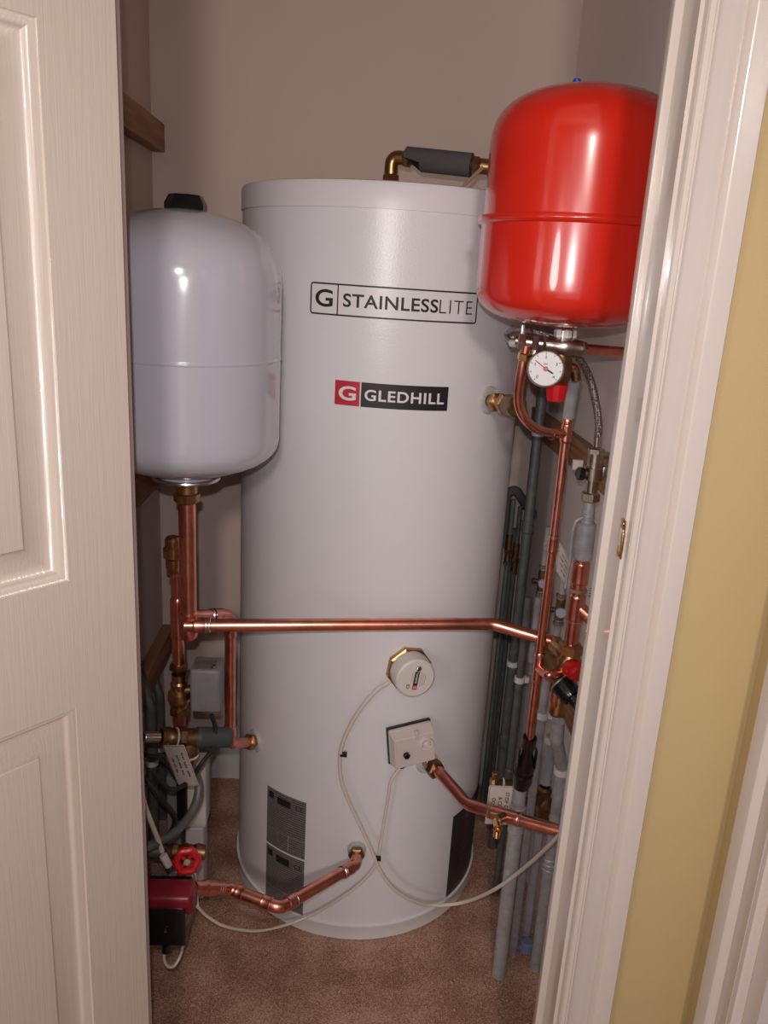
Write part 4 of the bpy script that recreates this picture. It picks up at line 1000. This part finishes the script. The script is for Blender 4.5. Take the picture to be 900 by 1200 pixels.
# ---- bent grey pipe from the mixing valve to the floor
Yg = 1.296
gg = lambda y: vline(655, 925, y, Yg)[1]
g0 = at(654, 845, 1.24); g1 = at(652, 868, 1.25); g2 = gg(898); gf = gg(1136).copy(); gf.z = 0
T = thing('bent_grey_pipe', 'grey pipe bending below the mixing valve then running down to the carpet', 'pipe', gf)
bm = NB(); sweep(bm, fillet([g0, g1, g2, gg(930)], .03), .0118, 16); obj('upper_tube', bm, M['grey'], T)
cylp(T, 'lower_tube', gg(918), gf, .0105, M['grey'])
for y in (1006, 1012, 1018): ring(T, gg(y), Z, .0128, M['grey'], 'ridge', .0035)
clip(T, gg(903), Z, .0115, WD)
# ---- more vertical grey pipes at the right
def vpipe(name, label, x, y, Y, r, m, ytop=None, ybot=None, clips=(), parts=(), tofloor=True):
    q = lambda yy: vline(x, y, yy, Y)[1]
    top_ = q(ytop if ytop is not None else y); bot = q(ybot) if ybot else q(1000).copy()
    if tofloor: bot.z = 0
    T = thing(name, label, 'pipe', bot, {'clipped_grey_pipe': 'clipped grey pipes right of the cylinder', 'thin_grey_pipe': 'thin grey pipes on the right wall', 'valved_riser': 'slim risers with pale tap caps'}.get(name))
    cylp(T, 'tube', bot, top_, r, m, bev=.0004)
    for yc in clips: clip(T, q(yc), Z, r, WD)
    for yc in parts: sleeve(T, q(yc), q(yc+14), r+.002, m)
    return T, q
vpipe('clipped_grey_pipe', 'thick dull grey pipe with two white clips, seen just left of the copper discharge pipe', 636, 455, 1.66, .0108, M['dgrey'], 440, None, (507, 777), (610, 860))
vpipe('clipped_grey_pipe', 'slimmer grey pipe with one white clip next to the long straight copper pipe', 613, 760, 1.50, .0078, M['dgrey'], 700, None, (796,), (900,))
vpipe('thin_grey_pipe', 'thin pale grey pipe rising behind the junction of the two copper pipes', 632, 690, 1.52, .0072, M['grey'], 700, 775, (), (), False)
vpipe('short_grey_pipe', 'short grey pipe under the copper elbow with a white clip in the middle', 640, 800, 1.33, .0078, M['grey'], 792, None, (838,), ())
vpipe('thin_grey_pipe', 'thin grey pipe standing on the carpet right behind the waste pipe', 621, 960, 1.43, .0070, M['grey'], 930, None, (), ())
# valve risers with blue and white taps
for (x, y, Y, ya, yb_, lab) in ((635, 682, 1.60, 617, 790, 'slim riser with a pale tap cap left of the copper discharge pipe'), (656, 716, 1.42, 655, 760, 'slim riser with a pale round tap cap right of the copper discharge pipe')):
    T, q = vpipe('valved_riser', lab, x, y, Y, .0065, M['grey'], ya, yb_, (), (), False)
    nutp(T, q(y-18), Z, .0105, .009, M['nickel']); nutp(T, q(y+14), Z, .0105, .009, M['nickel'])
    cylp(T, 'valve_body', q(y-14), q(y+10), .0090, M['darkbrass'])
    c_ = q(y); bm = NB(); lathe(bm, [(0, .014), (.0085, .014), (.010, .012), (.010, .006), (.006, .004), (.006, -.004)], c_, Vector((0, -1, 0)), 20); obj('tap_cap', bm, mat('pale_blue_cap', (.45, .47, .60), .35), T, 'pale blue white cap')
    cylp(T, 'side_port', c_, c_+Vector((-.022, 0, .004)), .005, M['darkbrass'])
# dark rear manifold pipes
xs4 = [(594, 660, .0055), (603, 660, .0055), (612, 665, .0060)]
names = ['leftmost', 'middle', 'rightmost']
for i, (x, y, r) in enumerate(xs4):
    q = lambda yy: vline(x, y, yy, 1.80)[1]
    T = thing('rear_thin_pipe', names[i]+' of three thin dark pipes with small valves, deep behind the cylinder', 'pipe', (q(900).x, q(900).y, 0), 'thin dark pipes behind the cylinder')
    b0 = q(900).copy(); b0.z = 0
    cylp(T, 'tube', b0, q(585+8*i), r, M['dgrey']); nutp(T, q(646+10*i), Z, .0095, .012, M['darkbrass']); cylp(T, 'valve_body', q(626+10*i), q(662+10*i), .0075, M['darkbrass']); nutp(T, q(660+10*i), Z, .0095, .008, M['nickel'])
hd = [at(594, 640, 1.80), at(595, 585, 1.80), at(602, 573, 1.80), at(618, 598, 1.80), at(630, 612, 1.80)]
hd = [at(590, 640, 1.84), at(594, 578, 1.84), at(604, 573, 1.84), at(620, 597, 1.84), at(628, 605, 1.84)]
T = pipe('dark_header_pipe', 'dark bent header pipe above the thin pipes behind the cylinder', hd, .011, M['foam'], .03)
q = lambda yy: vline(584, 800, yy, 1.82)[1]
bm = NB(); b0 = q(900).copy(); b0.z = 0; sweep(bm, [b0, q(620)], .012, 14); tag(obj('black_lagged_pipe', bm, M['foam']), 'black lagged pipe nearest the right edge of the cylinder', 'pipe')

# ---- paper tags on the right, tied to the risers with string
card('paper_tag', 'handwritten white paper tag hanging between the two copper risers, the right one',
     [at(657, 640, 1.345), at(670, 657, 1.325), at(667, 698, 1.325), at(650, 664, 1.345)], [('', .6), ('', .9), ('', .8), ('', .5)], str_from=at(655, 668, 1.42), m=M['card'])
card('paper_tag', 'white paper tag half hidden behind the long straight copper pipe',
     [at(651, 628, 1.40), at(660, 642, 1.39), at(657, 670, 1.39), at(646, 656, 1.40)], [('', .6), ('', .8), ('', .7)], str_from=at(638, 640, 1.60), m=M['card'])
# ---- mixing valve group
mv = g(768)
T = thing('mixing_valve', 'brass mixing valve with a red and a black knob, beside the right door frame', 'valve', at(660, 835, 1.24))
top_ = g(760); c1 = at(661, 777, 1.235); c2 = at(657, 812, 1.235)
bm = NB(); nut(bm, top_, Z, .0205, .020); obj('top_nut', bm, M['brass'], T, smooth=20)
bm = NB(); lathe(bm, [(0, .02), (.014, .02), (.017, .008), (.0215, 0), (.0215, -.012), (.017, -.024), (.015, -.040), (0, -.040)], top_-Z*.02, Vector((.12, 0, 1)), 20); obj('valve_body', bm, M['brass'], T)
bm = NB(); nut(bm, at(652, 757, 1.27), Vector((1, 0, -.1)), .0165, .018); cyl(bm, at(650, 756, 1.27), top_-Z*.018, .013, 16); obj('left_port', bm, M['brass'], T)
bm = NB(); lathe(bm, [(0, -.02), (.0155, -.02), (.019, -.008), (.019, .010), (.014, .020), (0, .020)], at(660, 795, 1.24), Vector((.5, -.4, -.5)), 20); obj('lower_body', bm, M['brass'], T)
bm = NB(); cyl(bm, at(651, 791, 1.225), at(665, 792, 1.24), .0135, 18, bev=.002); obj('branch_port', bm, M['brass'], T)
bm = NB(); cyl(bm, at(660, 800, 1.24), at(652, 838, 1.235), .014, 18, bev=.003); obj('outlet_neck', bm, M['brass'], T)
bm = NB(); sweep(bm, fillet([at(651, 805, 1.23), at(649, 822, 1.23), at(656, 838, 1.235)], .02), .0068, 12); obj('bypass_tube', bm, M['copper'], T)
kd = Vector((.45, -.85, -.15)).normalized()
kr = at(674, 786, 1.20); bm = NB(); lathe(bm, [(0, -.02), (.013, -.02), (.0165, -.008), (.017, .004), (.0145, .010), (0, .011)], kr, kd, 24); obj('red_knob', bm, M['redp'], T, 'red knob')
kd2 = Vector((.55, -.75, -.45)).normalized()
kbk = at(667, 812, 1.20); bm = NB(); lathe(bm, [(0, -.026), (.0135, -.026), (.0195, -.022), (.0195, .004), (.0175, .010), (0, .012)], kbk, kd2, 24); obj('black_knob', bm, M['black'], T, 'black knob')
bm = NB(); lathe(bm, [(.0198, -.0225), (.0205, -.021), (.0198, -.0195)], kbk, kd2, 24); obj('chrome_ring', bm, M['nickel'], T)
bm = NB(); lathe(bm, [(0, 0), (.0125, 0), (.0115, .012), (0, .012)], kbk+kd2*.011, kd2, 24); obj('knob_tip', bm, M['black'], T)

# ============================================================ CABLES
def tk(x, y, o): return on_tank(x, y, o)
def cable(name, label, pts, r=.0032, m=None):
    T = thing(name, label, 'cable', min(pts, key=lambda p: p.z)); bm = NB(); sweep(bm, spline(pts, 8), r, 10); obj('sheath', bm, m or M['cable'], T); return T
c1 = [tk(455, 800, .02), tk(440, 810, .028), tk(421, 833, .032), tk(405, 862, .034), tk(398.5, 886, .034), tk(399.5, 912, .034), tk(407, 935, .034), tk(421, 965, .035), tk(434, 993, .036), tk(446, 1021, .038), tk(462, 1042, .040), tk(485, 1056, .040), tk(510, 1061, .040),
      at(545, 1057, 1.36), at(580, 1042, 1.28), at(612, 1019, 1.225), at(640, 994, 1.17), at(665, 968, 1.12)]
T = cable('heater_cable', 'cream cable looping from the immersion heater down across the cylinder to the right', c1, .0036)
for (x, y, nm) in ((401, 884, 'cable_tie'), (441, 1006, 'cable_tie')):
    p = tk(x, y, .034); bm = NB(); lathe(bm, [(.0042, -.0022), (.0055, -.0022), (.0055, .0022), (.0042, .0022)], p, Vector((.1, 0, -1)) if y < 900 else Vector((.5, 0, -1)), 14)
    obox(bm, p+Vector((.006, 0, 0)), WD, Vector((0, 1, 0)), Z, .006, .005, .010, .001); obj(nm, bm, M['black'], T, 'black cable tie')
c2 = [CG-bu*.004, tk(458.5, 915, .024), tk(455, 935, .022), tk(450, 965, .022), tk(445, 995, .026), tk(443, 1006, .028), tk(436, 1020, .030), tk(420, 1037, .030), tk(395, 1055, .030), tk(365, 1072, .032), at(335, 1084, 1.33), at(300, 1091, 1.28), at(265, 1086, 1.23), at(243, 1074, 1.21), at(231, 1062, 1.19)]
cable('thermostat_cable', 'thin white cable from the thermostat sweeping down left to the pump', c2, .0027)

# ============================================================ FLOOR BITS
bp_ = atz(617, 1111, 0)
bm = NB(); t_ = NB(); lathe(t_, [(0, 0), (.017, 0), (.014, .016), (.011, .018), (0, .018)], bp_+Vector((.0, 0, .0)), Z, 20); merge(bm, t_)
obox(bm, bp_+Vector((-.012, -.004, .005)), WD, Vector((0, 1, 0)), Z, .022, .012, .009, .002)
tag(obj('blue_plastic_cap', bm, M['bluep']), 'pale blue grey plastic cap lying on the carpet between the pipes', 'cap')
bm = NB()
for i in range(46):
    x, y = random.uniform(190, 600), random.uniform(1090, 1195)
    p = atz(x, y, 0)
    if (p.x-TX)**2+(p.y-TY)**2 < (TR+.01)**2: continue
    s = random.uniform(.0006, .0018); a = random.uniform(0, 3.14)
    obox(bm, p+Z*s*.5, (math.cos(a), math.sin(a), 0), (-math.sin(a), math.cos(a), 0), Z, s*random.uniform(1, 3), s, s)
o = obj('plaster_crumbs', bm, mat('plaster_crumb', (.55, .50, .46), .9)); o['kind'] = 'stuff'; tag(o, 'tiny pale plaster crumbs scattered on the brown carpet', 'debris')
